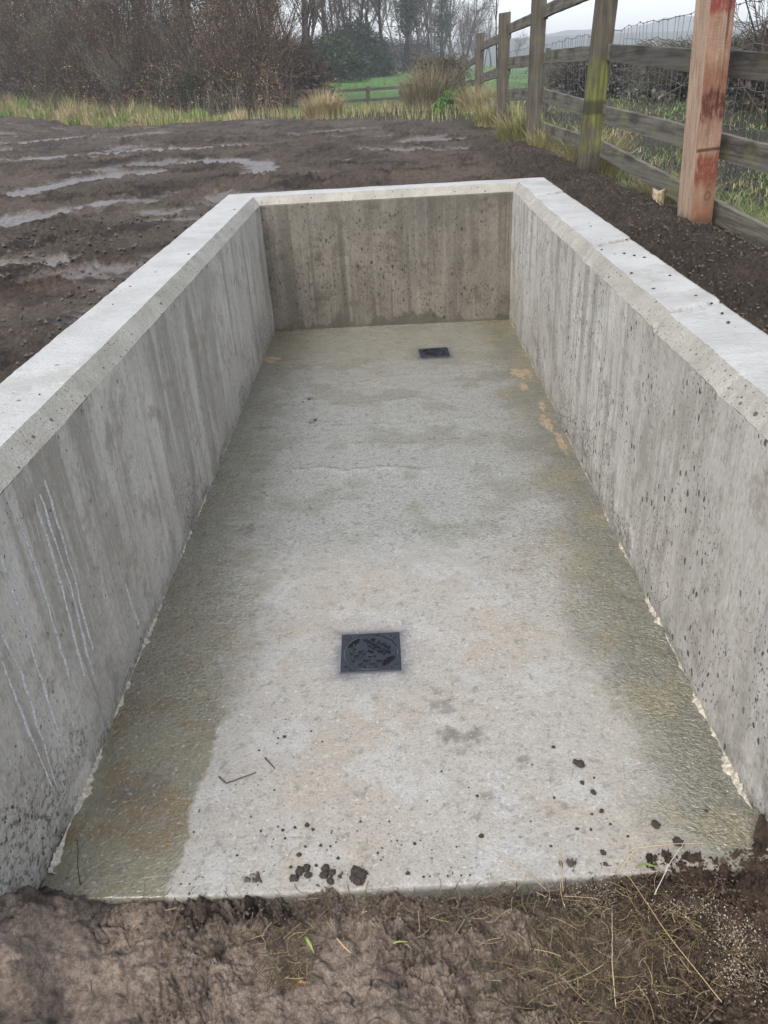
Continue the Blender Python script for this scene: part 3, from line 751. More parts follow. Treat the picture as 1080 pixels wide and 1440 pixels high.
# ------------------------------------------------------------------ drain covers
def make_cover():
    root = empty('drain_cover')
    f = MB(); s = .101
    # square frame with a round seat
    k = 48; an = np.arange(k) * 2 * math.pi / k
    cs = np.stack([np.cos(an), np.sin(an)], -1)
    sq = cs / np.maximum(np.abs(cs[:, :1]), np.abs(cs[:, 1:])) * s
    def ringv(xy, z): return np.concatenate([xy, np.full((k, 1), z)], 1)
    rows = [ringv(sq * 1.01, -.03), ringv(sq * 1.01, .006), ringv(sq * .985, .009), ringv(cs * .0935, .009), ringv(cs * .0925, .003), ringv(cs * .090, -.02)]
    f.add(np.concatenate(rows), [grid_polys(len(rows), k, True)])
    # small pips in the frame corners
    for a in range(4):
        t = math.pi / 4 + a * math.pi / 2; r = .122
        for dd in (-.011, .011):
            c = np.array([r * math.cos(t) * .98 - dd * math.sin(t), r * math.sin(t) * .98 + dd * math.cos(t), .0095])
            rz = t + (.6 if dd > 0 else -.6)
            box(f, c - np.array([c[0], c[1], 0]) * .08, (.012, .003, .004), [[math.cos(rz), -math.sin(rz), 0], [math.sin(rz), math.cos(rz), 0], [0, 0, 1]])
    f.build('cover_frame', MT['iron'], root)
    lid = MB()
    rows = [ringv(cs * .0905, -.02), ringv(cs * .0905, .007), ringv(cs * .0888, .0085), ringv(cs * .045, .0087), ringv(cs * .001, .0088)]
    lid.add(np.concatenate(rows), [grid_polys(len(rows), k, True)])
    cz, sz = math.cos(R(-40)), math.sin(R(-40))
    def loc(u, v, z=.0095): return np.array([u * cz - v * sz, u * sz + v * cz, z])
    def bar(u, v, ln, wd, a):
        rz = R(-40 + a); box(lid, loc(u, v, .0115), (ln, wd, .0085), [[math.cos(rz), -math.sin(rz), 0], [math.sin(rz), math.cos(rz), 0], [0, 0, 1]])
    # raised lettering, worn past reading: three rows of small characters
    rr = random.Random(4)
    for v, n, half in ((.054, 6, .042), (.036, 9, .062), (.019, 8, .056)):
        for i in range(n):
            u = -half + 2 * half * (i + .5) / n
            if rr.random() < .12: continue
            bar(u - .003, v, .0115, .0028, 90); 
            if rr.random() < .8: bar(u + .001, v + rr.choice((-.003, 0, .003)), .008, .0026, rr.choice((0, 0, 30, -30)))
            if rr.random() < .5: bar(u + .004, v, .0115, .0028, 90)
    # chevron treads on the other half
    for v in (-.018, -.044, -.068):
        w = math.sqrt(max(0, .082 ** 2 - v * v)); n = int(2 * w / .034)
        for i in range(n):
            u = -w + 2 * w * (i + .5) / n
            if abs(u) < .016 and v in (-.012, .006): continue
            if i % 2: bar(u - .006, v, .021, .0055, 50); bar(u + .007, v, .019, .0055, -48)
            else: bar(u, v, .024, .0055, 46 if i % 4 else -40)
    lo = lid.build('cover_lid', MT['iron'], root)
    for a in (1, -1):
        sl = MB(); t = np.linspace(-.36, .36, 10)
        V = []
        for q in t:
            for r in (.066 if abs(q) < .24 else .074, .0875):
                V.append(loc(r * a * math.cos(q + math.pi) * 1.0, r * math.sin(q), .0091))
        V = np.array(V); p = grid_polys(10, 2)
        sl.add(np.concatenate([V, V - np.array([0, 0, .0012])]), [p, p[:, ::-1] + 20])
        sl.build('lifting_slot', MT['hole'], lo)
    sl = MB(); rz = R(-40); box(sl, loc(0, .0, .0088), (.024, .009, .0012), [[math.cos(rz), -math.sin(rz), 0], [math.sin(rz), math.cos(rz), 0], [0, 0, 1]]); sl.build('keyhole', MT['hole'], lo)
    return root
def copy_tree(o, parent=None):
    c = o.copy(); COL.objects.link(c); c.parent = parent
    for ch in list(o.children): copy_tree(ch, c)
    return c
cov = make_cover(); cov.location = (*COVERS[0], -.004); cov.rotation_euler.z = R(1)
tag(cov, 'black square drain cover with round treaded lid nearer the open end of the floor', 'drain cover', 'drain covers in the pit floor')
cov2 = copy_tree(cov); cov2.location = (*COVERS[1], -.004); cov2.rotation_euler.z = R(183)
tag(cov2, 'small dark drain cover at the far end of the floor by the back wall', 'drain cover', 'drain covers in the pit floor')

# ------------------------------------------------------------------ mud lumps on the slab
def clod_mesh(seed):
    g = np.random.default_rng(seed); nu, nv = 17, 24
    V = []
    for i in range(nu):
        t = math.pi * i / (nu - 1)
        for j in range(nv):
            p = 2 * math.pi * j / nv
            d = np.array([math.sin(t) * math.cos(p), math.sin(t) * math.sin(p), math.cos(t)])
            V.append(d)
    V = np.array(V); o = g.uniform(0, 50, 3)
    r = 1 + .32 * fbm(V[:, 0] * 1.6 + o[0] + V[:, 2], V[:, 1] * 1.6 + o[1] - V[:, 2] * .7, seed, 3) + .30 * fbm(V[:, 0] * 3.4 + o[2] + V[:, 2] * 2, V[:, 1] * 3.4 + V[:, 2] * 3.4, seed + 3, 3)
    V = V * r[:, None] * np.array([1, .85, .62])
    return np_mesh('mud_lump', V, [grid_polys(nu, nv, True)], smooth=True, mats=[MT['clod']])
CM = [clod_mesh(i) for i in range(7)]
CL = [(-.3937,.5043,5.2),(-.4125,.5001,3.2),(-.4126,.4772,2.1),(-.3135,.5236,3.2),(-.2765,.4795,3.2),(-.4637,.4534,3.2),(-.397,.5784,2.1),(-.4491,.3244,2.1),(-.3998,.3045,3.2),(-.2965,.1826,6.3),(-.2801,.169,4.2),(-.329,.1769,4.2),(-.3604,.1702,4.2),(-.3516,.1444,3.2),(-.2555,.1187,4.2),(-.2306,.1158,3.2),(-.2949,.1164,3.2),(-.3099,.0926,6.3),(-.2081,.0796,4.2),(-.4195,.1695,3.2),(-.1545,.1889,3.2),(-.0115,.1151,4.2),(-.1071,.0906,3.2),(-.0316,.0302,5.2),(-.3276,.0585,4.2),(-.2634,.0607,4.2),(-.3037,.0443,11.6),(-.3162,.0253,10.5),(-.2868,.0526,10.5),(-.2811,.0329,9.4),(-.2386,.0509,10.5),(-.2413,.0315,10.5),(-.2218,.0369,9.4),(-.2245,.0152,9.4),(-.1599,.0392,13.6),(-.1461,.0281,14.7),(-.1535,.011,12.6),(-.1656,.0201,10.5),(.1617,.1313,6.3),(-.2015,.0274,5.2),(-.3824,.1426,2.1),(-.3838,.1207,2.1),(-.4711,.0976,3.2),(.0728,.3501,3.2),(-.0989,.071,2.1),(-.1621,.1604,2.1),(-.2293,.163,2.1),(-.0459,.1126,2.1),(-.0785,.1474,2.1),(.0073,.0192,3.2),(.165,.2597,4.2),
      (.4673,.3565,13),(.4552,.3663,8.1),(.4583,.2927,6.3),(.4812,.2575,8.1),(.4883,.1962,6.3),(.4612,.1877,3.6),(.6163,.1469,12),(.6581,.0926,13.5),(.462,.0708,7.2),(.3356,.0945,3.6),(.4128,.1434,4.5),(.4476,.1398,3.6),(.5368,.1158,3.6),(.3722,.2453,3.6),(.3317,.3627,2.7),(.4037,.4252,5.4),(.7616,.1858,4.5),(.5017,.1546,3.6),(.4949,.3077,3.6),(-.553,3.289,9),(-.59,3.25,6),(-.49,2.96,8),(-.52,2.93,5)]
g2 = np.random.default_rng(12)
for _ in range(70):
    CL.append((float(np.clip(g2.normal(-.2, .28), -.6, .75)), float(np.clip(abs(g2.normal(.03, .16)), .02, .8)), float(g2.uniform(1.2, 2.6))))
for i, (x, y, r) in enumerate(CL):
    o = link('mud_lump', CM[i % 7]); r = r / 1000
    flat = .45 if (x > .3 and r > .01) else .9
    o.scale = (r, r, r * flat); o.location = (x, y + .02 * (x > .2) * (y < .03), r * .3 + .001); o.rotation_euler.z = g2.uniform(0, 6.28)
    big = r > .009
    if i in (34, 35, 36, 37): l, gp = 'largest dark mud lump in the heap at the middle of the slab front edge', 'big mud lumps heaped on the slab front edge'
    elif big and x < 0 and y < .2: l, gp = 'dark mud lump in the heap on the slab front edge', 'mud lumps heaped on the slab front edge'
    elif y > 2: l, gp = 'brown mud scrap on the wet floor towards the far end', 'mud scraps on the far floor'
    elif x > .3: l, gp = 'flattened brown mud spot on the right front of the slab', 'mud spots on the right front of the slab'
    elif r < .0027: l, gp = 'tiny mud crumb scattered on the pale front of the slab', 'tiny mud crumbs on the slab front'
    else: l, gp = 'small round mud crumb on the pale front of the slab', 'small mud crumbs on the slab front'
    tag(o, l, 'mud lump', gp)

g3 = np.random.default_rng(77)
for i in range(26):
    rt = i < 19
    x = g3.uniform(.94, 1.12) if rt else g3.uniform(-1.18, -1.01); y = g3.uniform(.9, 3.2) if rt else g3.uniform(.8, 4.5); r = float(g3.uniform(.0025, .0065))
    if i in (0, 1, 2): x, y, r = 1.02 + .03 * i, 2.35 - .05 * i, .006
    o = link('mud_lump', CM[i % 7]); o.scale = (r, r, r * .8); o.location = (x, y, ZT + r * .3); o.rotation_euler.z = g3.uniform(0, 6.28)
    tag(o, 'dark soil crumb lying on the pale top of the right wall' if rt else 'dark soil crumb lying on the pale top of the left wall', 'mud lump', 'soil crumbs on the right wall top' if rt else 'soil crumbs on the left wall top')

def stick(name, pts, r, col, label, cat, mat='twig', z=None):
    pts = np.array(pts, float); n = 14
    d = np.concatenate([[0], np.cumsum(np.linalg.norm(np.diff(pts, axis=0), axis=1))]); t = np.linspace(0, d[-1], n)
    P = np.stack([np.interp(t, d, pts[:, k]) for k in range(3)], -1)
    P[:, :2] += .0012 * np.stack([perlin(t * 60, t * 0 + r * 999, 5), perlin(t * 60 + 9, t * 0, 6)], -1)
    mb = MB(); tubes(mb, P[None], np.linspace(r, r * .6, n)[None], 5, col, True)
    o = mb.build(name, MT[mat], smooth=True)
    return tag(o, label, cat)
stick('twig', [(-.566, .358, .004), (-.541, .332, .004), (-.50, .349, .005), (-.461, .367, .004)], .0022, (.09, .07, .05), 'thin bent brown twig lying on the pale front of the slab', 'twig')
stick('twig', [(-.441, .422, .004), (-.425, .402, .004), (-.407, .38, .004)], .0021, (.06, .045, .03), 'short straight dark twig on the slab above the bent twig', 'twig')
stick('twig', [(-.855, .025, .004), (-.862, .05, .04), (-.868, .085, .06), (-.885, .12, .05), (-.9, .14, .03)], .0014, (.04, .03, .022), 'thin curved dark rootlet standing in the front left corner of the slab', 'twig')
stick('straw_stalk', [(.196, .06, .012), (.25, .02, .02), (.307, -.03, .0)], .0011, (.36, .27, .15), 'pale straw stalk leaning across the slab front edge right of middle', 'straw', 'straw')
stick('straw_stalk', [(.343, -.03, .0), (.345, .02, .03), (.347, .05, .07)], .0012, (.33, .24, .13), 'upright pale straw stalk standing at the slab front edge', 'straw', 'straw')
stick('straw_stalk', [(.764, .211, .004), (.80, .15, .006), (.832, .098, .01)], .0011, (.36, .30, .18), 'long thin straw lying on the right front corner of the wet slab', 'straw', 'straw')

# ------------------------------------------------------------------ straw and dead grass on the front mud
def front_z(x, y): return base_z(x, y) + .012
def build_litter():
    mb = MB(); g = np.random.default_rng(21); K = 1.2
    clumps = [(-.33, -.13, .05, 90, .05), (-.30, -.21, .035, 130, .045), (.28, -.16, .09, 200, .07), (.42, -.10, .08, 150, .07), (.52, -.22, .10, 220, .08), (.60, -.08, .08, 140, .07), (.33, -.26, .10, 220, .08), (.05, -.08, .06, 60, .05), (-.12, -.06, .10, 80, .05), (.66, -.17, .08, 120, .08), (-.5, -.05, .12, 40, .05), (.2, -.05, .05, 70, .06), (0, -.15, .5, 110, .05), (.45, -.29, .12, 120, .08)]
    for cx, cy, sp, n, L in clumps:
        n = int(n * K); L *= .85; x = g.normal(cx, sp, n); y = g.normal(cy, sp * .5, n)
        ok = (y < -.005) | (x > .55); x, y = x[ok], y[ok]; n = len(x)
        if not n: continue
        main = g.uniform(0, math.pi); az = g.normal(main, .8, n); ln = L * g.uniform(.3, 1.3, n)
        z = front_z(x, y) + g.uniform(-.002, .014, n)
        t = np.linspace(-.5, .5, 5)
        cv = g.normal(0, .38, n)
        dx = np.cos(az)[:, None] * t * ln[:, None] - np.sin(az)[:, None] * (t ** 2 - .1) * (cv * ln)[:, None]
        dy = np.sin(az)[:, None] * t * ln[:, None] + np.cos(az)[:, None] * (t ** 2 - .1) * (cv * ln)[:, None]
        dz = (g.normal(0, .08, n) * ln)[:, None] * t + np.abs(g.normal(0, .06, n) * ln)[:, None] * (.25 - t ** 2)
        P = np.stack([x[:, None] + dx, y[:, None] + dy, z[:, None] + dz], -1)
        r = g.uniform(.0003, .0009, n)[:, None] * np.ones((1, 5))
        cols = np.array([(.07, .05, .03), (.12, .085, .045), (.22, .16, .085), (.045, .033, .022), (.34, .27, .15), (.10, .10, .035)])
        c = cols[g.choice(6, n, p=[.3, .24, .16, .16, .08, .06])] * (1 + g.uniform(-.2, .2, (n, 1)))
        tubes(mb, P, r, 4, c)
    tag(mb.build('dead_grass', MT['straw'], smooth=True), 'matted dead grass and straw strewn over the mud in front of the slab', 'dead grass', None, 'stuff')
build_litter()
for pts, r, c, l in ([[(.40, -.30, .0), (.41, -.22, .022), (.44, -.10, .03)], .0012, (.40, .33, .2), 'long pale straw lying from the bottom of the mud towards the slab'],
                  [[(.62, -.30, .01), (.55, -.17, .03), (.50, -.03, .04), (.47, .02, .04)], .0011, (.38, .28, .14), 'long tan straw slanting over the dark soil on the right'],
                  [[(.48, .0, .02), (.53, .045, .05), (.62, .05, .055), (.72, .06, .04)], .0012, (.40, .31, .15), 'arched golden straw over the right front corner of the slab'],
                  [[(.55, -.06, .02), (.60, .0, .05), (.66, .06, .06)], .0011, (.45, .42, .36), 'whitish straw crossing the arched golden straw'],
                  [[(-.20, -.13, .0), (-.18, -.16, .012), (-.165, -.17, .008)], .0022, (.45, .31, .17), 'short split tan stem lying on the bare mud']):
    stick('straw_stalk', pts, r, c, l, 'straw', 'straw')
def leaf_blade(pts, w, col, label):
    mb = MB(); pts = np.array(pts, float); n = len(pts); d = pts[-1] - pts[0]; s = np.array([-d[1], d[0], 0]); s /= np.linalg.norm(s)
    V = []
    for i, p in enumerate(pts):
        ww = w * (1 - abs(2 * i / (n - 1) - .7) ** 2 * .5); V += [p - s * ww, p + s * ww + np.array([0, 0, .001])]
    V = np.array(V); p = grid_polys(n, 2); mb.add(np.concatenate([V, V - np.array([0, 0, .0006])]), [p, p[:, ::-1] + 2 * n], col)
    tag(mb.build('grass_leaf', MT['straw']), label, 'leaf')
leaf_blade([(-.275, -.125, .0), (-.268, -.14, .016), (-.258, -.155, .014), (-.25, -.168, .006)], .003, (.22, .26, .07), 'bright green folded grass leaf on the left mud')
leaf_blade([(-.07, -.15, .006), (-.055, -.15, .012), (-.035, -.148, .006)], .0015, (.24, .26, .09), 'thin yellow green grass leaf on the middle mud')
leaf_blade([(-.28, -.232, .006), (-.272, -.234, .011), (-.262, -.233, .006)], 0.003, (.28, .14, .05), 'small orange brown leaf scrap in the dead grass')
leaf_blade([(.535, .02, .02), (.55, .012, .035), (.575, .005, .03)], .003, (.16, .20, .06), 'green grass leaf among dark soil at the slab corner')

def build_flakes():
    mb = MB(); g = np.random.default_rng(31)
    for cx, cy, a, b, n in ((.40, -.045, .055, .035, 900), (.62, -.08, .05, .02, 700), (.70, -.16, .045, .035, 800), (.68, -.25, .05, .03, 600), (.55, .03, .05, .02, 260), (.28, -.27, .06, .03, 160), (.47, -.27, .06, .03, 160)):
        x = g.normal(cx, a * .75, n); y = g.normal(cy, b * .75, n); z = front_z(x, y) + g.uniform(-.004, .008, n) + .018 * sst(.46, .72, x) * sst(.09, .0, y)
        s = g.uniform(.0004, .0014, n)
        u = g.normal(0, 1, (n, 3)); u /= np.linalg.norm(u, axis=1)[:, None]; v = np.cross(u, g.normal(0, 1, (n, 3))); v /= np.linalg.norm(v, axis=1)[:, None]
        P = np.stack([x, y, z], -1); s = s[:, None]
        V = np.stack([P - u * s * 1.6 - v * s, P + u * s * 1.6 - v * s, P + u * s * 1.6 + v * s, P - u * s * 1.6 + v * s], 1).reshape(-1, 3)
        c = np.repeat(pick([(.27, .235, .17), (.21, .165, .11), (.32, .29, .23), (.15, .115, .075)], n), 4, axis=0)
        mb.add(V, [np.arange(4 * n).reshape(n, 4)], c)
    tag(mb.build('sawdust', MT['saw']), 'pale sawdust and mortar flakes scattered on the dark soil at the right front', 'sawdust', None, 'stuff')
build_flakes()

# loose crumbs over the bare soil (too many to count)
def build_crumbs():
    mb = MB(); g = np.random.default_rng(41)
    ico = np.array([(0, 0, 1), (.9, 0, .2), (.2, .85, .1), (-.8, .4, .2), (-.6, -.7, .1), (.4, -.8, .2), (0, 0, -.6)]); tri = np.array([[0, 1, 2], [0, 2, 3], [0, 3, 4], [0, 4, 5], [0, 5, 1], [6, 2, 1], [6, 3, 2], [6, 4, 3], [6, 5, 4], [6, 1, 5]])
    def put(x, y, z, s, col):
        n = len(x); V = np.stack([x, y, z], -1)[:, None] + ico[None] * s[:, None, None] * g.uniform(.6, 1.3, (n, 7, 1)); a = g.uniform(0, 6.28, n)
        D = ico[None] * s[:, None, None] * g.uniform(.6, 1.3, (n, 7, 1)); ca, sa = np.cos(a)[:, None], np.sin(a)[:, None]
        D = np.stack([D[..., 0] * ca - D[..., 1] * sa, D[..., 0] * sa + D[..., 1] * ca, D[..., 2]], -1)
        V = np.stack([x, y, z], -1)[:, None] + D
        mb.add(V.reshape(-1, 3), [(tri[None] + (np.arange(n) * 7)[:, None, None]).reshape(-1, 3)], np.repeat(col, 7, axis=0))
    n = 5200; x = g.uniform(1.16, 1.95, n); y = 1.0 + 8.5 * g.uniform(0, 1, n) ** 1.6
    put(x, y, base_z(x, y) + .03 * sst(1.15, 1.5, x) + g.uniform(0, .012, n), g.uniform(.002, .010, n) , pick([(.092, .071, .054), (.105, .083, .064), (.075, .058, .044)], n, .15))
    n = 1500; x = g.uniform(-.95, .75, n); y = -.02 - np.abs(g.normal(0, .07, n)); kk = (x < -.2) & (g.random(n) < .55); x, y = x[~kk], y[~kk]; n = len(x)
    put(x, y, base_z(x, y) + g.uniform(-.002, .008, n), g.uniform(.0012, .0055, n), pick([(.085, .066, .05), (.12, .094, .073), (.06, .046, .035)], n))
    n = 2200; x = g.uniform(.45, .85, n); y = g.uniform(-.33, .07, n)
    put(x, y, base_z(x, y) + .018 * sst(.46, .72, x) * sst(.09, .0, y) + g.uniform(-.002, .01, n), g.uniform(.001, .006, n), pick([(.075, .049, .032), (.055, .038, .027), (.10, .068, .046)], n))
    n = 1100; d = 1.5 + 5 * g.uniform(0, 1, n) ** 1.3; a = g.uniform(-.48, .02, n); x = d * np.sin(a); y = d * np.cos(a) - 1.2
    ok = (x < XL - TOP - .05) | (y > LEN + TOP + .1); x, y, d = x[ok], y[ok], d[ok]; n = len(x)
    put(x, y, base_z(x, y) + g.uniform(0, .04, n), g.uniform(.003, .009, n) * (1 + d * .25), pick([(.07, .056, .047), (.085, .068, .058), (.055, .044, .036)], n, .1))
    tag(mb.build('soil_crumbs', MT['leaf'], smooth=False), 'loose dark crumbs of soil scattered over the bare mud', 'soil crumbs', None, 'stuff')
build_crumbs()

# ------------------------------------------------------------------ fence
fence = tag(empty('post_and_rail_fence', (1.8, 6.1, .82)), 'weathered grey post and rail fence running away along the right side', 'fence')
def fpart(name, me, loc=(0, 0, 0)):
    o = link(name, me, fence); o.location = Vector(loc) - Vector((1.8, 6.1, .82)); return o
#  x, y, ground, top, width, lean, material
POSTS = [(1.695, 6.1, .80, 2.33, .150, .075, 'mossy'), (1.71, 9.0, .83, 2.36, .150, .012, 'wood'), (1.675, 11.6, .87, 2.305, .150, .016, 'wood'), (1.83, 16.5, .9, 2.21, .15, .045, 'wood'), (2.25, 25.0, .95, 1.93, .15, .03, 'wood'), (2.9, 33, .8, 1.75, .15, 0, 'wood'), (2.02, 1.75, .80, 2.3, .15, 0, 'wood')]
for x, y, g0, t, w, lean, mt in POSTS:
    mb = MB(); h = t - g0 + .3; box(mb, (0, 0, h / 2 - .3), (w, w * .95, h), None, (.2,) * 3, .006, 14)
    V = mb.V[0]; V[:, 0] += lean * (V[:, 2]) / (t - g0) + .003 * perlin(V[:, 2] * 3, V[:, 0] * 9 + x, 81); V[:, 1] += .003 * perlin(V[:, 2] * 3 + 7, V[:, 1] * 9, 82)
    top = V[:, 2] > h - .31; V[top, 2] += .012 * (V[top, 0] > 0)
    o = fpart('fence_post', mb.mesh('fence_post', [MT[mt]]), (x, y, g0))
    if mt == 'mossy': o['label'] = 'mossy green fence post with dark base'
RX = .088
def px_(i): return POSTS[i][0]
#  (x0,y0,ztop0,zbot0, x1,y1,ztop1,zbot1, material, thick)
RAILS = [
 (1.87, 9.15, 2.24, 2.12, 1.885, 5.95, 2.30, 2.18, 'rail'),
 (1.845, 11.7, 2.17, 2.055, 1.885, 8.9, 2.225, 2.11, 'rail'),
 (1.845, 11.7, 1.77, 1.625, 1.90, 8.9, 1.79, 1.672, 'rail'), (1.90, 8.85, 1.813, 1.687, 1.893, 6.0, 1.815, 1.70, 'rail'),
 (1.845, 11.7, 1.38, 1.225, 1.90, 8.9, 1.455, 1.325, 'rail'), (1.90, 8.85, 1.438, 1.305, 1.893, 6.0, 1.385, 1.25, 'rail'),
 (1.90, 8.85, 1.10, .965, 1.893, 6.0, 1.11, .99, 'rail'),
 (1.893, 5.95, 1.81, 1.69, 2.10, 1.6, 1.645, 1.505, 'raildark'), (1.893, 5.95, 1.375, 1.245, 2.10, 1.6, 1.255, 1.12, 'rail'), (1.893, 5.95, 1.115, .995, 2.10, 1.6, .82, .70, 'rail'),
 (1.893, 5.95, 2.26, 2.14, 2.10, 1.6, 2.20, 2.07, 'rail'),
 (2.00, 16.6, 2.035, 1.92, 1.85, 11.5, 2.12, 2.0, 'rail'), (2.00, 16.6, 1.52, 1.37, 1.85, 11.5, 1.70, 1.56, 'rail'), (2.00, 16.6, 1.12, .98, 1.85, 11.5, 1.22, 1.09, 'rail'),
 (2.40, 25.1, 1.65, 1.53, 2.01, 16.4, 1.93, 1.80, 'rail'), (2.40, 25.1, 1.25, 1.12, 2.01, 16.4, 1.45, 1.32, 'rail'),
 (2.98, 33.1, 1.48, 1.36, 2.41, 24.9, 1.63, 1.50, 'rail'), (2.98, 33.1, 1.08, .96, 2.41, 24.9, 1.22, 1.10, 'rail')]
for x0, y0, a0, b0, x1, y1, a1, b1, mt in RAILS:
    x0 -= .095; x1 -= .095 if y1 > 3 else .04
    L = math.hypot(x1 - x0, y1 - y0); n = 30; t = np.linspace(0, 1, n); th = .019
    az = math.atan2(y1 - y0, x1 - x0)
    zt = a0 + (a1 - a0) * t; zb = b0 + (b1 - b0) * t; zm = (a0 + b0) / 2
    sd = rng.uniform(0, 99)
    zt = zt + .004 * perlin(t * L * 3, t * 0 + sd, 83) - zm; zb = zb + .004 * perlin(t * L * 3 + 5, t * 0 + sd, 84) - zm
    bow = .01 * np.sin(t * math.pi) * rng.uniform(-1, 1)
    ring = []
    for k in range(n):
        X = t[k] * L; b = bow[k]
        ring += [(X, b - th, zb[k] + .003), (X, b - th, zt[k] - .003), (X, b - th + .003, zt[k]), (X, b + th - .003, zt[k]), (X, b + th, zt[k] - .003), (X, b + th, zb[k])]
    V = np.array(ring)
    me = np_mesh('fence_rail', V, [grid_polys(n, 6, True), np.array([[0, 1, 2, 3, 4, 5], [(n - 1) * 6 + q for q in (5, 4, 3, 2, 1, 0)]])], mats=[MT[mt]])
    o = fpart('fence_rail', me, (x0, y0, zm)); o.rotation_euler.z = az
    if mt == 'raildark': o['label'] = 'dark split upper rail'

# raw red-painted post
def build_red():
    mb = MB(); box(mb, (0, 0, .62), (.136, .170, 1.76), None, (.4,) * 3, .004, 20)
    o = mb.build('timber_post', MT['red'])
    tag(o, 'new pinkish sawn timber post smeared with red paint standing before the fence', 'post')
    o.location = (1.800, 3.69, .845); o.rotation_euler = (0, R(-2.6), R(9))
build_red()
def build_stub():
    mb = MB(); k = 14; V = []
    for z, r in ((-.08, .040), (.0, .041), (.055, .043), (.062, .040)):
        for j in range(k):
            a = 2 * math.pi * j / k; rr = r * (1 + .14 * perlin(np.array([math.cos(a) * 2 + z * 8]), np.array([math.sin(a) * 2]), 91)[0]); V.append((rr * math.cos(a), rr * math.sin(a), z + (.012 * math.cos(a * 2 + 1) if z > .05 else 0)))
    V.append((0, 0, .055)); mb.add(V, [grid_polys(4, k, True), np.array([[3 * k + j, 3 * k + (j + 1) % k, 4 * k] for j in range(k)])])
    o = mb.build('cut_peg', MT['stub']); o.location = (1.83, 4.5, .862)
    tag(o, 'short pale cut wooden peg sticking out of the dark soil by the lowest rail', 'peg')
build_stub()

# stock netting on the far side
def build_net():
    root = tag(empty('wire_netting', (2.75, 4.0, .6)), 'sagging square wire stock netting behind the wooden fence', 'wire fence')
    mb = MB(); g = np.random.default_rng(51)
    ys = np.arange(2.6, 20, .16); n = len(ys)
    fx = lambda y: 2.62 + .012 * (y - 4) + .03 * perlin(np.atleast_1d(y) * .9, np.atleast_1d(y) * 0, 93)
    top = 2.02 + .035 * perlin(ys * 1.1, ys * 0, 94) + .022 * perlin(ys * 3.1, ys * 0 + 3, 95) - .010 * (ys - 6)
    lev = np.array([1.0, .80, .60, .42, .26, .12, .02]); H = top - (.62 + .02 * ys * .2)
    rows = [np.stack([fx(ys) + .02 * g.normal(0, 1, n) * .4, ys, top - (1 - l) * H + .012 * g.normal(0, 1, n)], -1) for l in lev]
    for rw in rows:
        f = np.linspace(0, n - 1, n * 3); P = np.stack([np.interp(f, np.arange(n), rw[:, k]) for k in range(3)], -1)
        tubes(mb, P[None], np.full((1, len(P)), .0030 if rw is rows[0] else .0022), 4, (.1, .1, .1))
    lean = .10 * perlin(ys * .7, ys * 0 + 8, 96)
    VP = []
    for i in range(n):
        pts = []
        for k, rw in enumerate(rows):
            p = rw[i].copy(); p[1] += lean[i] * (k / 6.0) * 1.6 + .012 * g.normal(); pts.append(p)
        VP.append(pts)
    VP = np.array(VP); tubes(mb, VP, np.full(VP.shape[:2], .0021), 4, (.1, .1, .1))
    P = np.repeat(rows[0][:, None], 3, 1); P[:, 0, 1] -= .012; P[:, 2, 1] += .012; tubes(mb, P, np.full((n, 3), .0065), 5, (.1, .1, .1))
    o = mb.build('wire_mesh', MT['wire'], root); o.location = (-2.75, -4.0, -.6)
    for y in (1.9, 14.3):
        b = MB(); x = float(fx(y)[0]) + .05; k = 8; h = 1.28
        tubes(b, np.array([[(x, y, .3), (x, y, 1.0), (x + .01, y, .6 + h)]]), np.array([[.045, .045, .043]]), 10, (.2,) * 3, True)
        o = b.build('net_stake', MT['wood'], root); o.location = (-2.75, -4.0, -.6)
build_net()

# far field fence
def build_far_fence():
    c = np.array([-3.9, 27.5]); root = tag(empty('field_fence', (c[0], c[1], .3)), 'low distant dark rail fence across the green field gap', 'fence')
    def P(x, y, z): return np.array([x, y, z]) - np.array([c[0], c[1], .3])
    pts = [(-3.6, 27.2), (-2.1, 27.6), (-.6, 28.0), (.5, 28.3), (1.5, 28.6)]
    gzs = [gz(*p) for p in pts]
    for (x, y), zz in zip(pts, gzs):
        mb = MB(); tubes(mb, np.array([[P(x, y, zz - .2), P(x, y, zz + .4), P(x + .02, y, zz + .68 + .04 * math.sin(x * 5))]]), np.full((1, 3), .06), 8, (.1,) * 3, True); mb.build('fence_post', MT['wood'], root)
    for i in range(4):
        for h in (.58, .27):
            (x0, y0), (x1, y1) = pts[i], pts[i + 1]; mb = MB()
            d = math.atan2(y1 - y0, x1 - x0); L = math.hypot(x1 - x0, y1 - y0); zc = (gzs[i] + gzs[i + 1]) / 2 + h
            M3 = np.array([[math.cos(d), -math.sin(d), 0], [math.sin(d), math.cos(d), 0], [0, 0, 1]]); box(mb, P((x0 + x1) / 2, (y0 + y1) / 2 - .07, zc), (L + .1, .04, .09), M3); mb.build('fence_rail', MT['raildark'], root)
build_far_fence()

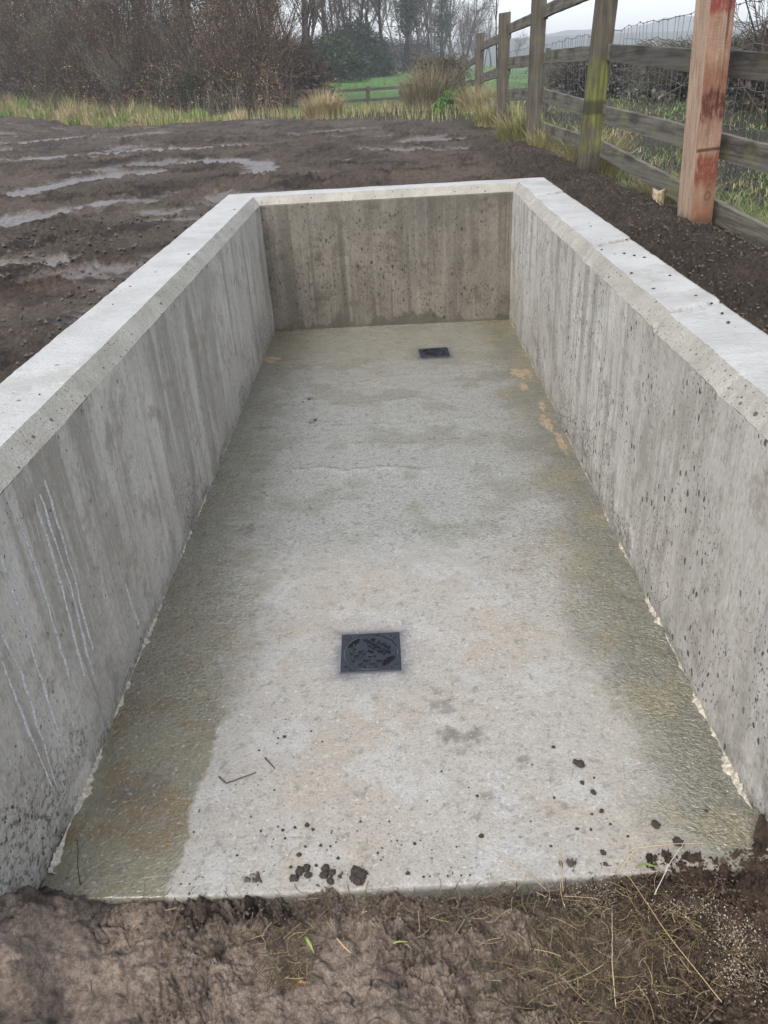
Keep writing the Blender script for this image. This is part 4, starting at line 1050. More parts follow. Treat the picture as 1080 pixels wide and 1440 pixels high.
# ------------------------------------------------------------------ vegetation
class Plant:
    def __init__(s, seed): s.g = np.random.default_rng(seed); s.trunk = {}; s.twig = {}; s.tips = []
    def path(s, store, P, r0, r1, n):
        store.setdefault(n, []).append((P, np.linspace(r0, r1, n)))
    def grow(s, p, d, L, r, lv, maxlv, n0=7, up=.1, spread=.7, kids=5, wig=.12, trunklv=1, ratio=.6):
        g = s.g; n = max(3, n0 - lv); P = [np.array(p, float)]; d = np.array(d, float)
        for i in range(n - 1):
            d = d + g.normal(0, wig, 3) + np.array([0, 0, up]); d /= np.linalg.norm(d); P.append(P[-1] + d * L / (n - 1))
        P = np.array(P); s.path(s.trunk if lv < trunklv else s.twig, P, r, max(r * .35, .0025), n)
        if lv >= maxlv: s.tips.append(P[-1]); s.tips.append(P[len(P) // 2]); return
        k = kids[lv] if isinstance(kids, (list, tuple)) else kids
        for i in range(k):
            t = g.uniform(.25, 1) if lv else g.uniform(.3, 1); f = t * (n - 1); a = int(min(f, n - 2)); q = P[a] + (P[a + 1] - P[a]) * (f - a)
            dd = P[a + 1] - P[a]; dd /= np.linalg.norm(dd); w = g.normal(0, 1, 3); w -= dd * (w @ dd); w /= np.linalg.norm(w)
            ang = spread * g.uniform(.6, 1.3); nd = dd * math.cos(ang) + w * math.sin(ang)
            s.grow(q, nd, L * ratio * g.uniform(.6, 1.1) * (1.15 - .4 * t), max(r * .55 * (1 - .4 * t), .003), lv + 1, maxlv, n0, up, spread, kids, wig, trunklv, ratio)
    def emit(s, mb, store, k, cols):
        for n, L in store.items():
            P = np.array([a for a, b in L]); r = np.array([b for a, b in L]); tubes(mb, P, r, k, pick(cols, len(L), .3))
    def leaves(s, mb, per, size, cols, sp=.12, droop=0):
        T = np.array(s.tips); 
        if not len(T): return
        T = np.repeat(T, per, axis=0) if per >= 1 else T[s.g.random(len(T)) < per]
        n = len(T); g = s.g; c = T + g.normal(0, sp, (n, 3)); c[:, 2] = np.maximum(c[:, 2], .02)
        u = g.normal(0, 1, (n, 3)); u /= np.linalg.norm(u, axis=1)[:, None]; v = np.cross(u, g.normal(0, 1, (n, 3))); v /= np.linalg.norm(v, axis=1)[:, None]
        z = size * g.uniform(.5, 1.2, (n, 1))
        V = np.stack([c - u * z, c + v * z * .5, c + u * z, c - v * z * .5], 1).reshape(-1, 3)
        mb.add(V, [np.arange(4 * n).reshape(n, 4)], np.repeat(pick(cols, n, .35), 4, axis=0))

BROWN = [(.042, .031, .022), (.062, .044, .030), (.030, .024, .018), (.090, .066, .044)]
GREY = [(.13, .125, .095), (.095, .09, .07), (.17, .165, .125), (.075, .07, .055)]
RUST = [(.23, .12, .06), (.18, .10, .055), (.28, .17, .085), (.13, .08, .05)]
DGREEN = [(.028, .042, .02), (.04, .058, .027), (.055, .075, .034), (.022, .03, .018)]
PALE = [(.30, .25, .15), (.24, .19, .11), (.36, .31, .20)]

def shrub_mesh(seed, H, stems, kind):
    p = Plant(seed); g = p.g
    for i in range(stems):
        a = g.uniform(0, 6.28); rr = g.uniform(0, .55) * H * .25; t = g.uniform(.05, .5)
        p.grow((rr * math.cos(a), rr * math.sin(a), -.1), (math.cos(a) * t, math.sin(a) * t, 1), H * g.uniform(.6, 1.0), .016 * H / 4 + .006, 0, 3, 6, .06, .55, [7, 5, 3], .10, 1, .5)
    st = MB(); p.emit(st, p.trunk, 4, BROWN if kind != 'grey' else GREY)
    tw = MB(); p.emit(tw, p.twig, 3, BROWN if kind != 'grey' else GREY)
    if kind == 'russet': p.leaves(tw, .8, .035, RUST + BROWN, .10)
    elif kind == 'grey': p.leaves(tw, .5, .028, [(.16, .165, .10), (.20, .20, .13)], .10)
    elif kind == 'green': p.leaves(tw, 2, .045, DGREEN + [(.06, .075, .04)], .14)
    else: p.leaves(tw, 1.2, .03, BROWN[2:] + RUST + [(.14, .11, .075), (.11, .105, .07)], .10)
    return st.mesh('stems', [MT['bark']], True), tw.mesh('twigs', [MT['twig']])
SH = {'brown': [shrub_mesh(101, 4.2, 14, 'brown'), shrub_mesh(102, 3.6, 15, 'brown'), shrub_mesh(107, 4.6, 13, 'brown')], 'russet': [shrub_mesh(103, 3.2, 14, 'russet')], 'grey': [shrub_mesh(104, 3.8, 14, 'grey')], 'green': [shrub_mesh(105, 2.6, 14, 'green')]}
def put_shrub(kind, x, y, s, sz, label, group, i=0):
    st, tw = SH[kind][i % len(SH[kind])]
    root = tag(empty('hedge_shrub', (x, y, gz(x, y) - .05), rng.uniform(0, 6.28)), label, 'shrub', group); root.scale = (s, s, sz)
    link('stems', st, root); link('twigs', tw, root)
ORD = ['first', 'second', 'third', 'fourth', 'fifth', 'sixth', 'seventh', 'eighth', 'ninth', 'tenth', 'eleventh', 'twelfth', 'thirteenth', 'fourteenth']
E0, E1 = np.array([-19.0, 36.2]), np.array([-2.6, 21.0]); nrm = None
def away(p, off):
    p = np.asarray(p, float); v = p - CAM[:2]; return p + v / np.linalg.norm(v, axis=-1, keepdims=True) * np.asarray(off)[..., None]
DESC = dict(brown='bare brown twiggy shrub', russet='low shrub with russet dead leaves', grey='pale greyish twiggy shrub', green='dark green leafy shrub')
rows = [('front', 3.4, 14, ['brown', 'brown', 'russet', 'brown', 'grey', 'brown', 'russet', 'brown', 'russet', 'grey', 'brown', 'green', 'brown', 'brown'], .62, .58),
        ('middle', 6.0, 13, ['brown', 'brown', 'brown', 'russet', 'brown', 'brown', 'grey', 'brown', 'brown', 'brown', 'grey', 'brown', 'brown'], .9, .92),
        ('back', 9.0, 12, ['brown', 'brown', 'green', 'brown', 'brown', 'brown', 'brown', 'green', 'brown', 'brown', 'brown', 'brown'], 1.2, 1.30)]
for rname, off, n, kinds, s, szz in rows:
    for i in range(n):
        t = (i + .5) / n + rng.uniform(-.02, .02); p = away(E0 + (E1 - E0) * t, off + rng.uniform(-.6, .6))
        f = rng.uniform(.85, 1.2) * (1 if t < .8 or rname == 'front' else .8)
        put_shrub(kinds[i], p[0], p[1], s * f * 1.1, szz * f * (.75 if kinds[i] == 'green' else 1), f'{DESC[kinds[i]]}, {ORD[i]} from the left in the thicket {rname} row', 'shrubs of the thicket beyond the mud', i + len(rname))

# undergrowth filling the foot of the thicket
def build_under():
    mb = MB(); g = np.random.default_rng(61); n = 18000
    t = g.uniform(-.1, 1.02, n); off = g.uniform(2.4, 11, n); p = away(E0 + (E1 - E0) * t[:, None], off)
    az = g.uniform(0, 6.28, n); L = g.uniform(.4, 1.3, n); q = np.linspace(0, 1, 5); tilt = g.uniform(.2, 1.3, n)
    hmax = .3 + .34 * off
    z0 = base_z(p[:, 0], p[:, 1]) + g.uniform(0, 1, n) ** 1.4 * hmax
    P = np.stack([p[:, 0:1] + np.cos(az)[:, None] * np.sin(tilt)[:, None] * q * L[:, None], p[:, 1:2] + np.sin(az)[:, None] * np.sin(tilt)[:, None] * q * L[:, None], z0[:, None] + np.cos(tilt)[:, None] * q * L[:, None] - .3 * (q ** 2) * L[:, None] + .05 * g.normal(0, 1, (n, 5))], -1)
    tubes(mb, P, np.tile(np.linspace(.009, .004, 5), (n, 1)), 3, pick(BROWN + BROWN + GREY[:1] + RUST[:1], n, .35))
    n = 60000; t = g.uniform(-.15, 1.0, n); off = g.uniform(2.2, 10, n); p = away(E0 + (E1 - E0) * t[:, None], off)
    c = np.stack([p[:, 0], p[:, 1], base_z(p[:, 0], p[:, 1]) + g.uniform(0, 1, n) ** 1.25 * (.5 + .42 * off) * (.75 + .35 * fbm(t * 14, off * .3, 98, 3))], -1)
    patch = fbm(p[:, 0] * .35, p[:, 1] * .35, 97, 2)
    u = g.normal(0, 1, (n, 3)); u /= np.linalg.norm(u, axis=1)[:, None]; v = np.cross(u, g.normal(0, 1, (n, 3))); v /= np.linalg.norm(v, axis=1)[:, None]; s = g.uniform(.012, .042, (n, 1))
    V = np.stack([c - u * s, c + v * s * .5, c + u * s, c - v * s * .6], 1).reshape(-1, 3)
    p2 = fbm(p[:, 0] * .5 + 7, c[:, 2] * .8, 99, 3) + g.normal(0, .15, n)
    col = np.where((patch > .18)[:, None], pick(DGREEN + [(.08, .10, .05), (.11, .115, .06)], n), np.where((p2 > .22)[:, None], pick(RUST + BROWN[3:], n), np.where((p2 < -.2)[:, None], pick(GREY + [(.14, .13, .085)], n), pick(BROWN + BROWN + [(.13, .10, .065)], n))))
    mb.add(V, [np.arange(4 * n).reshape(n, 4)], np.repeat(np.clip(col * 1.9, 0, .5), 4, axis=0))
    tag(mb.build('undergrowth', MT['twig']), 'tangled brown brambles and dead growth filling the foot of the thicket', 'undergrowth', None, 'stuff')
build_under()

# trees
def tree_mesh(seed, H, kind, kids=(9, 6, 5, 3), spread=.62, tr=.14, up=.07, leaf=None, lean=(0, 0)):
    p = Plant(seed); p.grow((0, 0, -.2), (lean[0], lean[1], 1), H * .62, tr, 0, 4, 9, up, spread, list(kids), .09, 1, .62)
    tk = MB(); p.emit(tk, p.trunk, 8, BROWN if kind != 'grey' else GREY)
    cr = MB(); p.emit(cr, p.twig, 3, BROWN if kind != 'grey' else GREY)
    if leaf: p.leaves(cr, *leaf)
    return tk.mesh('trunk', [MT['bark']], True), cr.mesh('crown', [MT['twig']])
def clump_tree(seed, H):
    """several stems from one stool (hazel / willow)"""
    p = Plant(seed); g = p.g
    for i in range(9):
        a = g.uniform(0, 6.28); p.grow((.5 * math.cos(a), .5 * math.sin(a), -.2), (.28 * math.cos(a), .28 * math.sin(a), 1), H * g.uniform(.6, .9), .075, 0, 3, 8, .05, .45, [8, 6, 4], .06, 1, .5)
    tk = MB(); p.emit(tk, p.trunk, 6, BROWN); cr = MB(); p.emit(cr, p.twig, 3, BROWN)
    return tk.mesh('trunk', [MT['bark']], True), cr.mesh('crown', [MT['twig']])
def ivy_tree(seed, H):
    p = Plant(seed); g = p.g; p.grow((0, 0, -.2), (0, 0, 1), H, .16, 0, 2, 9, .2, .9, [26, 6], .05, 1, .17)
    tk = MB(); p.emit(tk, p.trunk, 8, BROWN); cr = MB(); p.emit(cr, p.twig, 3, BROWN); p.leaves(cr, 9, .11, DGREEN, .26)
    return tk.mesh('trunk', [MT['bark']], True), cr.mesh('crown', [MT['twig']])
TM = {'oak': tree_mesh(201, 11, 'brown'), 'ash': tree_mesh(202, 12, 'brown', (10, 6, 4, 3), .5, .13, .09), 'grey': tree_mesh(203, 10, 'grey', (10, 7, 4, 3), .6), 'clump': clump_tree(204, 8), 'ivy': ivy_tree(205, 8), 'round': tree_mesh(206, 9, 'brown', (12, 8, 5, 3), .75, .15, .02)}
def put_tree(kind, x, y, s, label, name='bare_tree', rz=None, sz=None):
    root = tag(empty(name, (x, y, gz(x, y) - .1), rng.uniform(0, 6.28) if rz is None else rz), label, 'tree', 'trees behind the field'); root.scale = (s, s, sz or s)
    link('trunk', TM[kind][0], root); link('crown', TM[kind][1], root)
# x/D = (px-541)*.000791
def at(px, D): return ((px - 541) * .000791 * D, D - 1.215)
for px, D, kind, s, lab in [(60, 52, 'ivy', 1.1, 'dark ivy covered tree behind the thicket at far left'), (20, 50, 'oak', .9, 'bare tree at the far left edge behind the thicket'), (150, 54, 'clump', 1.0, 'bare many stemmed tree rising behind the left half of the thicket'), (215, 56, 'oak', .9, 'bare spreading tree behind the middle of the thicket'),
                            (275, 55, 'ivy', 1.15, 'dark ivy covered tree behind the middle of the thicket'), (315, 52, 'ivy', .95, 'dark leafy tree standing over the right end of the thicket'), (365, 50, 'clump', 1.0, 'bare upright clump of stems where the thicket ends'), (415, 54, 'clump', 1.15, 'tall bare clump of pale stems left of the field gap'), (452, 60, 'ash', 1.05, 'tall slender bare tree above the dark bush'),
                            (492, 62, 'clump', 1.2, 'many stemmed bare tree directly above the dark bush'), (540, 64, 'oak', 1.05, 'bare spreading tree in the middle of the far tree line'), (575, 68, 'ivy', 1.05, 'ivy clad tree in the middle of the far tree line'), (568, 72, 'round', 1.1, 'bushy bare tree behind the ivy clad tree'), (608, 74, 'ash', .85, 'thin bare tree near the right end of the far tree line'),
                            (621, 80, 'ivy', .95, 'narrow dark ivy column at the right end of the far tree line'), (655, 115, 'round', 1.25, 'hazy round bare tree standing right of the far tree line'), (632, 125, 'round', 1.15, 'hazy bare tree half hidden behind the narrow ivy column'), (690, 140, 'round', .95, 'small hazy tree just left of the fence posts'), (725, 190, 'round', .8, 'faint far tree seen between the fence posts'), (520, 90, 'round', 1.3, 'bare tree far behind the spreading tree'), (470, 85, 'round', 1.2, 'bare tree far behind the slender tree'),
                            (440, 100, 'oak', 1.3, 'faint bare tree far left in the field gap'), (500, 110, 'round', 1.4, 'faint round tree far behind the dark bush'), (545, 105, 'oak', 1.3, 'faint spreading tree behind the far tree line'), (590, 112, 'round', 1.35, 'faint round tree behind the ivy column'), (610, 130, 'clump', 1.7, 'faint thicket tree at the far end of the field'), (570, 120, 'clump', 1.6, 'faint many stemmed tree at the far end of the field'), (645, 98, 'clump', .9, 'low hazy many stemmed tree right of the ivy column'), (675, 125, 'clump', 1.0, 'low hazy many stemmed tree near the far fence')]:
    put_tree(kind, *at(px, D), s, lab, 'ivy_tree' if kind == 'ivy' else 'bare_tree')

# dense green / bramble bushes
def bush_mesh(seed, w, d, h, n, cols, leaf=.06, twigs=500, twc=BROWN):
    g = np.random.default_rng(seed); mb = MB()
    a = g.uniform(0, 6.28, n); ph = np.arccos(g.uniform(0, 1, n)); r = g.uniform(.55, 1, n) ** .5
    D = np.stack([np.sin(ph) * np.cos(a), np.sin(ph) * np.sin(a), np.cos(ph)], -1)
    r = r * (1 + .22 * fbm(D[:, 0] * 2.2 + seed, D[:, 1] * 2.2 + D[:, 2] * 2, seed, 3))
    c = D * r[:, None] * np.array([w / 2, d / 2, h])
    c = c + g.normal(0, .04, c.shape); c[:, 2] = np.maximum(c[:, 2], .02)
    u = g.normal(0, 1, (n, 3)); u /= np.linalg.norm(u, axis=1)[:, None]; v = np.cross(u, g.normal(0, 1, (n, 3))); v /= np.linalg.norm(v, axis=1)[:, None]; s = leaf * g.uniform(.5, 1.2, (n, 1))
    V = np.stack([c - u * s, c + v * s * .55, c + u * s, c - v * s * .55], 1).reshape(-1, 3)
    mb.add(V, [np.arange(4 * n).reshape(n, 4)], np.repeat(pick(cols, n, .4), 4, axis=0))
    fol = mb.mesh('foliage', [MT['leaf']])
    tb = MB(); q = np.linspace(0, 1, 6); az = g.uniform(0, 6.28, twigs); k = g.uniform(.3, 1.08, twigs); hh = h * g.uniform(.4, 1.12, twigs)
    P = np.stack([np.cos(az)[:, None] * k[:, None] * w / 2 * q ** .8, np.sin(az)[:, None] * k[:, None] * d / 2 * q ** .8, hh[:, None] * np.sin(q * g.uniform(1.4, 2.6, twigs)[:, None])], -1) + g.normal(0, .03, (twigs, 6, 3))
    tubes(tb, P, np.tile(np.linspace(.010, .003, 6), (twigs, 1)), 3, pick(twc, twigs))
    return fol, tb.mesh('stems', [MT['twig']])
def put_bush(name, me, x, y, label, cat='bush', group=None, rz=0):
    r = tag(empty(name, (x, y, gz(x, y) - .05), rz), label, cat, group); link('stems', me[1], r); link('foliage', me[0], r); return r
put_bush('evergreen_bush', bush_mesh(301, 5.0, 4.0, 3.0, 9000, DGREEN, .10), *at(500, 58), 'dark blue green evergreen bush at the far edge of the field')
put_bush('field_hedge', bush_mesh(312, 9.0, 5.0, 2.6, 6000, BROWN + DGREEN[:2] + GREY, .10, 1400), *at(565, 84), 'long brown and green hedge under the far tree line', 'hedge')
put_bush('evergreen_bush', bush_mesh(302, 4.2, 3.0, 2.3, 7000, DGREEN + [(.07, .085, .05)], .09), *at(462, 50), 'duller green bush left of the dark evergreen bush')
put_bush('bramble_bush', bush_mesh(303, 3.0, 2.5, 1.5, 2600, RUST + BROWN, .05, 900), *at(418, 31), 'reddish brown bramble bush at the right end of the thicket', 'bush')
for q, (px, D, w_, h_, cols, lab) in enumerate([(15, 37.5, 3.4, 2.4, RUST[:2] + BROWN, 'rounded russet brown bush at the left end of the thicket foot'), (75, 37, 3.0, 1.7, BROWN + GREY, 'low grey brown bush second along the thicket foot'), (125, 36, 3.6, 2.5, GREY + [(.10, .11, .06), (.12, .125, .075)], 'rounded pale olive bush in the left half of the thicket foot'),
        (180, 35.5, 3.0, 1.8, BROWN + RUST[:1], 'low dark brown bush in the middle of the thicket foot'), (235, 34, 3.4, 2.6, [(.11, .12, .06), (.09, .085, .055)] + BROWN + GREY, 'tall olive brown bush right of the thicket middle'), (285, 33, 2.8, 1.9, RUST + BROWN[:2], 'rusty orange brown bush in the right half of the thicket foot'), (330, 32, 2.6, 1.6, BROWN + DGREEN[:2], 'dark brown and green bush near the right end of the thicket foot')]):
    put_bush('thicket_bush', bush_mesh(330 + q, w_, 2.4, h_, 5200, [tuple(1.6 * k for k in c) for c in cols], .036, 1100), *at(px, D), lab, 'bush', 'rounded bushes along the thicket foot')
put_bush('bramble_bush', bush_mesh(304, 3.4, 2.5, 1.9, 1600, BROWN + RUST[:1], .05, 1500), *at(395, 36), 'leafless brown bramble mound behind the reddish bush', 'bush')
put_bush('bramble_bush', bush_mesh(309, 1.6, 1.3, .75, 1500, DGREEN + [(.07, .10, .05)], .045, 300), *at(355, 29.5), 'low dark green bramble at the end of the grass bank', 'bush')
put_bush('bramble_bush', bush_mesh(305, 3.2, 2.6, 1.0, 2200, BROWN + GREY + DGREEN[1:2], .045, 1500, BROWN + GREY), 6.0, 15.5, 'greyish tangled bramble patch beyond the netting', 'bush')
put_bush('bramble_bush', bush_mesh(306, 3.0, 2.4, .9, 1800, BROWN + RUST, .045, 1400, BROWN), 8.2, 17.5, 'brown bramble patch behind the red painted post', 'bush')
put_bush('bramble_bush', bush_mesh(307, 3.0, 2.4, .9, 1800, BROWN + GREY, .045, 1400, BROWN + GREY), 4.6, 18.5, 'brown bramble patch seen between the fence posts', 'bush')
put_bush('hedge_bush', bush_mesh(308, 2.2, 1.6, 1.25, 2200, BROWN + DGREEN[:1], .05, 900), 6.6, 13.0, 'dark low bush at the right edge of the picture', 'bush')
def thorn():
    p = Plant(404); g = p.g
    for i in range(6):
        a = g.uniform(0, 6.28); p.grow((0, 0, -.1), (.25 * math.cos(a), .25 * math.sin(a), 1), 2.3 * g.uniform(.7, 1), .022, 0, 3, 7, .06, .55, [7, 4, 3], .12, 1, .5)
    tk = MB(); p.emit(tk, p.trunk, 6, BROWN); cr = MB(); p.emit(cr, p.twig, 3, BROWN)
    r = tag(empty('thorn_tree', (5.6, 11.5, gz(5.6, 11.5) - .05)), 'small bare thorn tree against the sky at the right edge', 'tree'); tk.build('trunk', MT['bark'], r, True); cr.build('crown', MT['twig'], r)
thorn()
def whip():
    p = Plant(405); p.grow((0, 0, -.1), (-.03, 0, 1), 2.6, .016, 0, 2, 9, .05, .35, [7, 2], .03, 1, .28)
    tk = MB(); p.emit(tk, p.trunk, 6, BROWN); cr = MB(); p.emit(cr, p.twig, 3, BROWN)
    r = tag(empty('bare_sapling', (1.84, 13.3, .85)), 'thin bare upright sapling beside the fence post', 'sapling'); tk.build('trunk', MT['bark'], r, True); cr.build('crown', MT['twig'], r)
whip()

# grass
GREEN = [(.13, .20, .04), (.18, .26, .06), (.10, .16, .035), (.24, .29, .09)]
STRAW = [(.34, .27, .14), (.28, .21, .10), (.40, .34, .20), (.22, .17, .09)]
YG = [(.22, .24, .07), (.19, .20, .07), (.26, .25, .10)]
def patchy_grass(name, x, y, h, w, cols, label, lean=(.3, 1.2), tuft=None):
    n = len(x); mb = MB(); z = base_z(x, y) - .02
    blades(mb, np.stack([x, y, z], -1), h, w, rng.uniform(0, 6.28, n), rng.uniform(lean[0], lean[1], n), cols)
    tag(mb.build(name, MT['grass']), label, 'grass', None, 'stuff')
# bank on the left
def bank():
    n = 42000; g = rng; t = g.uniform(-.35, 1.0, n); off = g.uniform(0, 1, n) ** 1.5 * 5.5 * (1 - .6 * sst(.6, 1, t))
    B0, B1 = np.array([-17.0, 33.6]), np.array([-3.4, 20.1]); p = away(B0 + (B1 - B0) * t[:, None], off)
    cl, idv = worley(p[:, 0] * 1.1, p[:, 1] * 1.1, 7)
    tone = fbm(p[:, 0] * .5, p[:, 1] * .5, 9, 3); br = fbm(p[:, 0] * 1.3, p[:, 1] * 1.3, 10, 3); m_ = (off > .55 + 1.1 * br) & (br > -.55 + .1 * off); p, tone, cl, idv, t, off = p[m_], tone[m_], cl[m_], idv[m_], t[m_], off[m_]; n = len(p)
    h = (.16 + .62 * np.clip(1 - cl * 1.15, 0, 1) ** 1.5) * g.uniform(.5, 1.2, n) * (1 - .55 * sst(.6, 1.0, t)); 
    k = (tone + g.normal(0, .22, n) - .10 * off + .45)
    k = k + .35 * (idv - .5)
    c = np.where((k > .42)[:, None], pick(GREEN, n, .4), np.where((k > .15)[:, None], pick(YG, n), pick(STRAW, n)))
    patchy_grass('grass_bank', p[:, 0], p[:, 1], h, g.uniform(.012, .026, n), c, 'rough green and straw coloured grass along the far left edge of the mud')
bank()
def tall_dead():
    n = 3600; g = rng; t = g.uniform(-.2, 1.02, n); off = g.uniform(1.6, 5.0, n); B0, B1 = np.array([-17.0, 33.6]), np.array([-2.2, 19.0]); p = away(B0 + (B1 - B0) * t[:, None], off)
    m = fbm(p[:, 0] * .5, p[:, 1] * .5, 19, 3) > -.15; p = p[m]; n = len(p)
    patchy_grass('dead_stalks', p[:, 0], p[:, 1], g.uniform(.35, 1.05, n), g.uniform(.005, .012, n), pick(PALE[1:2] + [(.17, .13, .08), (.12, .09, .06)] + BROWN, n), 'tall dead stalks standing along the foot of the thicket', (.05, .9))
tall_dead()
def gap_grass():
    g = rng; n = 9000; x = g.uniform(-3.4, 2.6, n); y = g.uniform(13.5, 27, n); e = edge_dist(x, y); m = (e > -.1) & (fbm(x * .6, y * .6, 23, 3) + .25 * (e < 3) > -.05); x, y = x[m], y[m]; n = len(x)
    k = fbm(x * .7, y * .7, 29, 2) + g.normal(0, .2, n)
    c = np.where((k > .3)[:, None], pick(GREEN, n), pick(STRAW + PALE + YG + BROWN, n))
    patchy_grass('rough_grass', x, y, g.uniform(.10, .34, n) * (1 + .8 * (x > 5)), g.uniform(.008, .016, n), c, 'straw coloured rough grass between the mud and the green field', (.15, 1.0))
gap_grass()
def right_grass():
    g = rng; n = 17000; y = 1.8 + 17 * g.uniform(0, 1, n) ** 1.3; x = 1.98 + .02 * y + g.uniform(0, 1, n) ** 1.3 * (1.2 + .55 * y)
    tone = fbm(x * .9, y * .6, 31, 3); d = x - (1.98 + .02 * y)
    m = (fbm(x * 1.2, y * 1.2, 33, 3) > -.08); x, y, tone, d = x[m], y[m], tone[m], d[m]; n = len(x)
    k = tone + .1 + g.normal(0, .15, n) + .25 * sst(.8, 2.2, d)
    c = np.where((k > .22)[:, None], pick(GREEN, n), np.where((k > .0)[:, None], pick(YG + STRAW, n), pick(STRAW + PALE, n)))
    h = (.10 + .16 * np.clip(1 - d / 1.2, 0, 1)) * g.uniform(.4, 1.3, n)
    patchy_grass('verge_grass', x, y, h, .004 + .0006 * y + g.uniform(0, .003, n), c, 'tussocky green and yellowed grass on the verge behind the fence', (.5, 1.9))
    n = 16000; y = 2.0 + 16 * g.uniform(0, 1, n) ** 1.2; x = 2.0 + .02 * y + g.uniform(0, 1, n) * (1.6 + .6 * y)
    gz_ = fbm(x * .7 + 3, y * .5, 35, 3); gr_ = gz_ + .3 * sst(1.5, 3, x - 2) > .12
    c = np.where(gr_[:, None], pick(GREEN[:3] + [(.10, .15, .06)], n), pick(STRAW[1:2] + BROWN + [(.14, .11, .06), (.10, .085, .05)], n))
    patchy_grass('verge_litter', x, y, g.uniform(.05, .15, n), .005 + .0006 * y, c, 'low green sward and brown dead litter covering the verge beyond the fence', (.6, 1.9))
    n = 14000; D = g.uniform(28, 150, n); a = g.uniform(-.12, .40, n); x = D * np.sin(a); y = D * np.cos(a)
    patchy_grass('field_grass', x, y, g.uniform(.06, .16, n), .02 + .0008 * D, pick([(.09, .17, .04), (.11, .19, .05), (.08, .15, .035)], n, .2), 'short green pasture grass of the far field', (.2, 1.0))
right_grass()
def tussock(x, y, r, h, n, cols, label, w=.006, lean=(.2, 1.5), cat='grass tussock', group=None, name='grass_tussock'):
    g = rng; a = g.uniform(0, 6.28, n); q = np.sqrt(g.uniform(0, 1, n)) * r; mb = MB()
    P = np.stack([q * np.cos(a), q * np.sin(a), np.full(n, -.03)], -1)
    az = a + g.normal(0, .7, n)
    blades(mb, P, h * g.uniform(.45, 1.1, n), np.full(n, w) * g.uniform(.6, 1.3, n), az, lean[0] + (lean[1] - lean[0]) * np.clip(q / r + g.normal(0, .25, n), 0, 1.2), pick(cols, n, .3), 5)
    o = mb.build(name, MT['grass']); o.location = (x, y, gz(x, y)); tag(o, label, cat, group)
tussock(*at(450, 18.5), .38, .62, 1500, STRAW[:3] + [(.42, .33, .16)], 'pale golden grass tussock at the far edge of the mud', .010)
tussock(*at(196, 33), .9, 1.0, 2000, GREEN + YG + [(.10, .11, .06)], 'rounded olive green tussock on the grass bank', .018)
tussock(*at(265, 31), .6, .8, 900, STRAW + PALE, 'straw coloured tussock on the grass bank right of the olive one', .016)
tussock(1.60, 9.4, .24, .46, 1100, YG + STRAW + GREEN[:1], 'yellow green grass tuft at the foot of the second near post', .007)
tussock(1.74, 8.5, .16, .36, 500, YG + STRAW, 'straw tuft in front of the second near post', .006)
tussock(1.62, 12.3, .26, .50, 800, STRAW + YG, 'straw tuft at the foot of the third post', .008)
tussock(1.80, 15.8, .40, .60, 1200, STRAW[:3], 'golden dead grass tuft by the far posts', .010)
tussock(2.05, 7.4, .30, .50, 1400, STRAW + YG, 'dry grass tuft between the rails behind the mossy post', .006)
tussock(2.12, 5.2, .28, .34, 1500, STRAW + YG + GREEN[:1], 'dry grass tuft behind the lowest rail left of the red painted post', .005)
tussock(2.20, 4.3, .24, .26, 1200, [(.12, .17, .09), (.16, .2, .11)] + YG, 'grey green grass tuft behind the red painted post', .005)
tussock(2.30, 3.35, .34, .38, 2600, YG + STRAW + GREEN, 'large arching yellow green tussock at the right edge', .005, (.3, 1.9))
tussock(2.55, 2.75, .30, .32, 1800, STRAW + PALE, 'straw coloured tussock at the right edge below the rails', .005, (.3, 1.9))
put_bush('bramble_bush', bush_mesh(315, 1.5, 1.2, 1.05, 1300, [(.15, .125, .075), (.11, .095, .05), (.19, .155, .095)], .035, 900, PALE[1:2] + GREY + BROWN), *at(618, 20.3), 'scruffy brown bramble growing through the grass mound by the far fence', 'bush')
OLIVE = [(.22, .18, .11), (.27, .225, .14), (.17, .145, .085), (.33, .28, .19), (.16, .15, .07)]
tussock(*at(603, 19.5),   .5, 1.0, 1900, OLIVE + OLIVE + BROWN[3:], 'large overgrown straw brown grass mound beside the far fence posts', .010, (.15, 1.35), 'grass mound', None, 'grass_mound')
put_bush('nettle_patch', bush_mesh(311, .9, .7, .45, 1500, [(.06, .15, .035), (.08, .18, .04), (.05, .12, .03)], .035, 100, [(.1, .12, .05)]), *at(640, 17.5), 'fresh green nettles at the foot of the bramble mound', 'nettles')
stick('dead_stem', [(3.6, 10.4, 1.2), (4.2, 10.8, 1.42), (4.9, 11.4, 1.62)], .016, (.05, .042, .036), 'dark dead branch leaning behind the netting', 'branch')

# far hills
def hills():
    xs = np.linspace(-80, 420, 160); V = []
    prof = 8 + 7 * np.exp(-((xs - 150) / 90) ** 2) + 2.2 * fbm(xs * .02, xs * 0, 41, 3) + 2.0 * sst(150, 160, xs) * sst(186, 176, xs)
    for k, (f, yy) in enumerate(((0, 400), (.45, 440), (.85, 480), (1, 520), (.8, 570), (0, 610))):
        V.append(np.stack([xs, np.full(len(xs), yy) + xs * 0, -3 + (prof + 3) * f], -1))
    V = np.stack(V, 1).reshape(-1, 3)
    tag(link('hills', np_mesh('hills', V, [grid_polys(160, 6)[:, ::-1]], smooth=True, mats=[MT['hill']])), kind='structure')
hills()

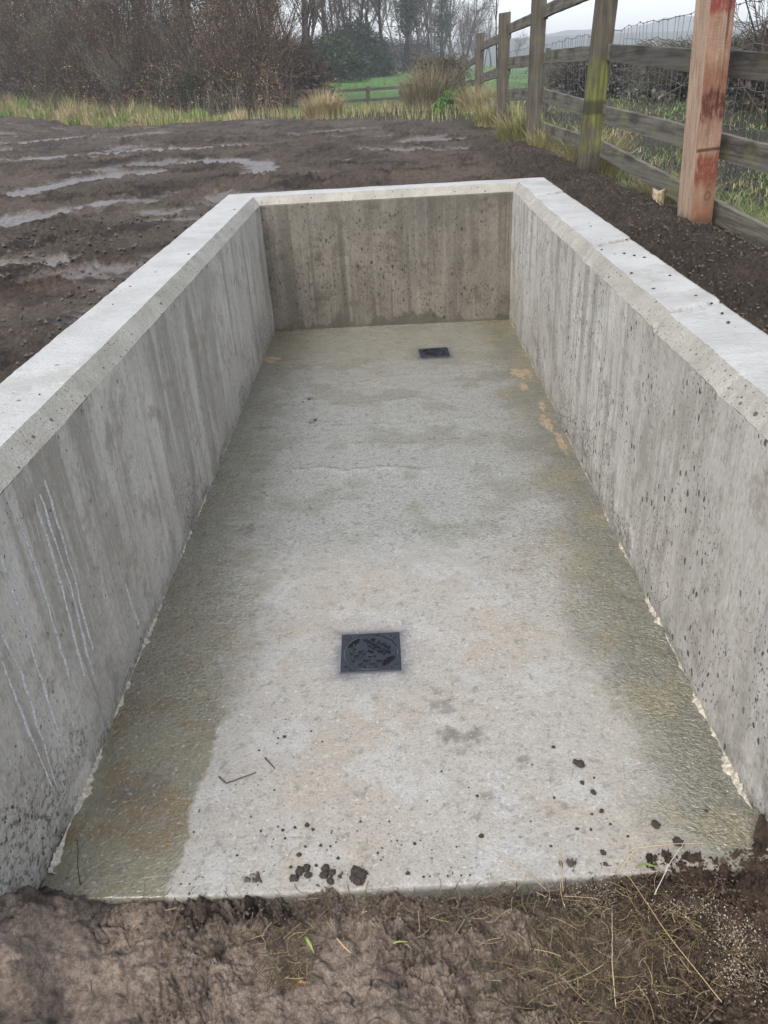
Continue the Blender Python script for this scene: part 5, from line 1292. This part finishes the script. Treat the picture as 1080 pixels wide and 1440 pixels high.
# ------------------------------------------------------------------ air
def haze():
    mb = MB(); box(mb, (0, 0, 12), (1340, 1340, 44))
    m = bpy.data.materials.new('thin_mist'); m.use_nodes = True; t = m.node_tree; t.nodes.clear()
    o = t.nodes.new('ShaderNodeOutputMaterial'); v = t.nodes.new('ShaderNodeVolumePrincipled')
    v.inputs['Color'].default_value = (.93, .96, 1, 1); v.inputs['Density'].default_value = HAZE; v.inputs['Anisotropy'].default_value = 0
    t.links.new(v.outputs[0], o.inputs['Volume'])
    tag(mb.build('haze', m), None, None, None, 'stuff')
HAZE = .0015
haze()

# ------------------------------------------------------------------ light
EL, AZ = 52, 205
w = bpy.data.worlds.new('World'); SC.world = w; w.use_nodes = True; nt = w.node_tree
bg = nt.nodes['Background']; sky = nt.nodes.new('ShaderNodeTexSky'); sky.sky_type = 'NISHITA'; sky.sun_disc = False
sky.sun_elevation = R(EL); sky.sun_rotation = R(AZ); sky.air_density = 1.0; sky.dust_density = 2.4; sky.ozone_density = 1.0
hs = nt.nodes.new('ShaderNodeHueSaturation'); hs.inputs['Saturation'].default_value = .56
nt.links.new(sky.outputs[0], hs.inputs['Color']); nt.links.new(hs.outputs[0], bg.inputs['Color']); bg.inputs['Strength'].default_value = .15
sd = bpy.data.lights.new('sun', 'SUN'); sd.energy = .5; sd.angle = R(30); sd.color = (1, .97, .93)
so = bpy.data.objects.new('sun', sd); COL.objects.link(so)
# sky sun_rotation is measured clockwise from +Y
sv = Vector((math.sin(R(AZ)) * math.cos(R(EL)), math.cos(R(AZ)) * math.cos(R(EL)), math.sin(R(EL))))
so.rotation_euler = sv.to_track_quat('Z', 'Y').to_euler()

# ------------------------------------------------------------------ camera
r_ = Vector((.999, .001, -.051)); 
def cam_axes(pitch, yaw, roll):
    cp, sp, cy, sy = math.cos(pitch), math.sin(pitch), math.cos(yaw), math.sin(yaw)
    f = Vector((sy * cp, cy * cp, -sp)); r = Vector((cy, -sy, 0)); u = r.cross(f)
    return math.cos(roll) * r + math.sin(roll) * u, -math.sin(roll) * r + math.cos(roll) * u, f
r_, u_, f_ = cam_axes(.51764776, -.03011722, -.05892293)
cd = bpy.data.cameras.new('camera'); cam = bpy.data.objects.new('camera', cd); COL.objects.link(cam)
cam.matrix_world = Matrix(((r_.x, u_.x, -f_.x, 0), (r_.y, u_.y, -f_.y, CAM[1]), (r_.z, u_.z, -f_.z, CAM[2]), (0, 0, 0, 1)))
cd.sensor_fit = 'VERTICAL'; cd.sensor_height = 36; cd.lens = 36 * 1098.33 / 1440; cd.clip_end = 3000; cd.clip_start = .05
SC.camera = cam
SC.view_settings.view_transform = 'Standard'; SC.view_settings.look = 'None'; SC.view_settings.gamma = 1
SC.view_settings.exposure = 1.42
SC.render.resolution_x = 768; SC.render.resolution_y = 1024
SC.cycles.volume_bounces = 0; SC.cycles.max_bounces = 6; SC.cycles.diffuse_bounces = 3; SC.cycles.glossy_bounces = 2
SC.cycles.use_denoising = True
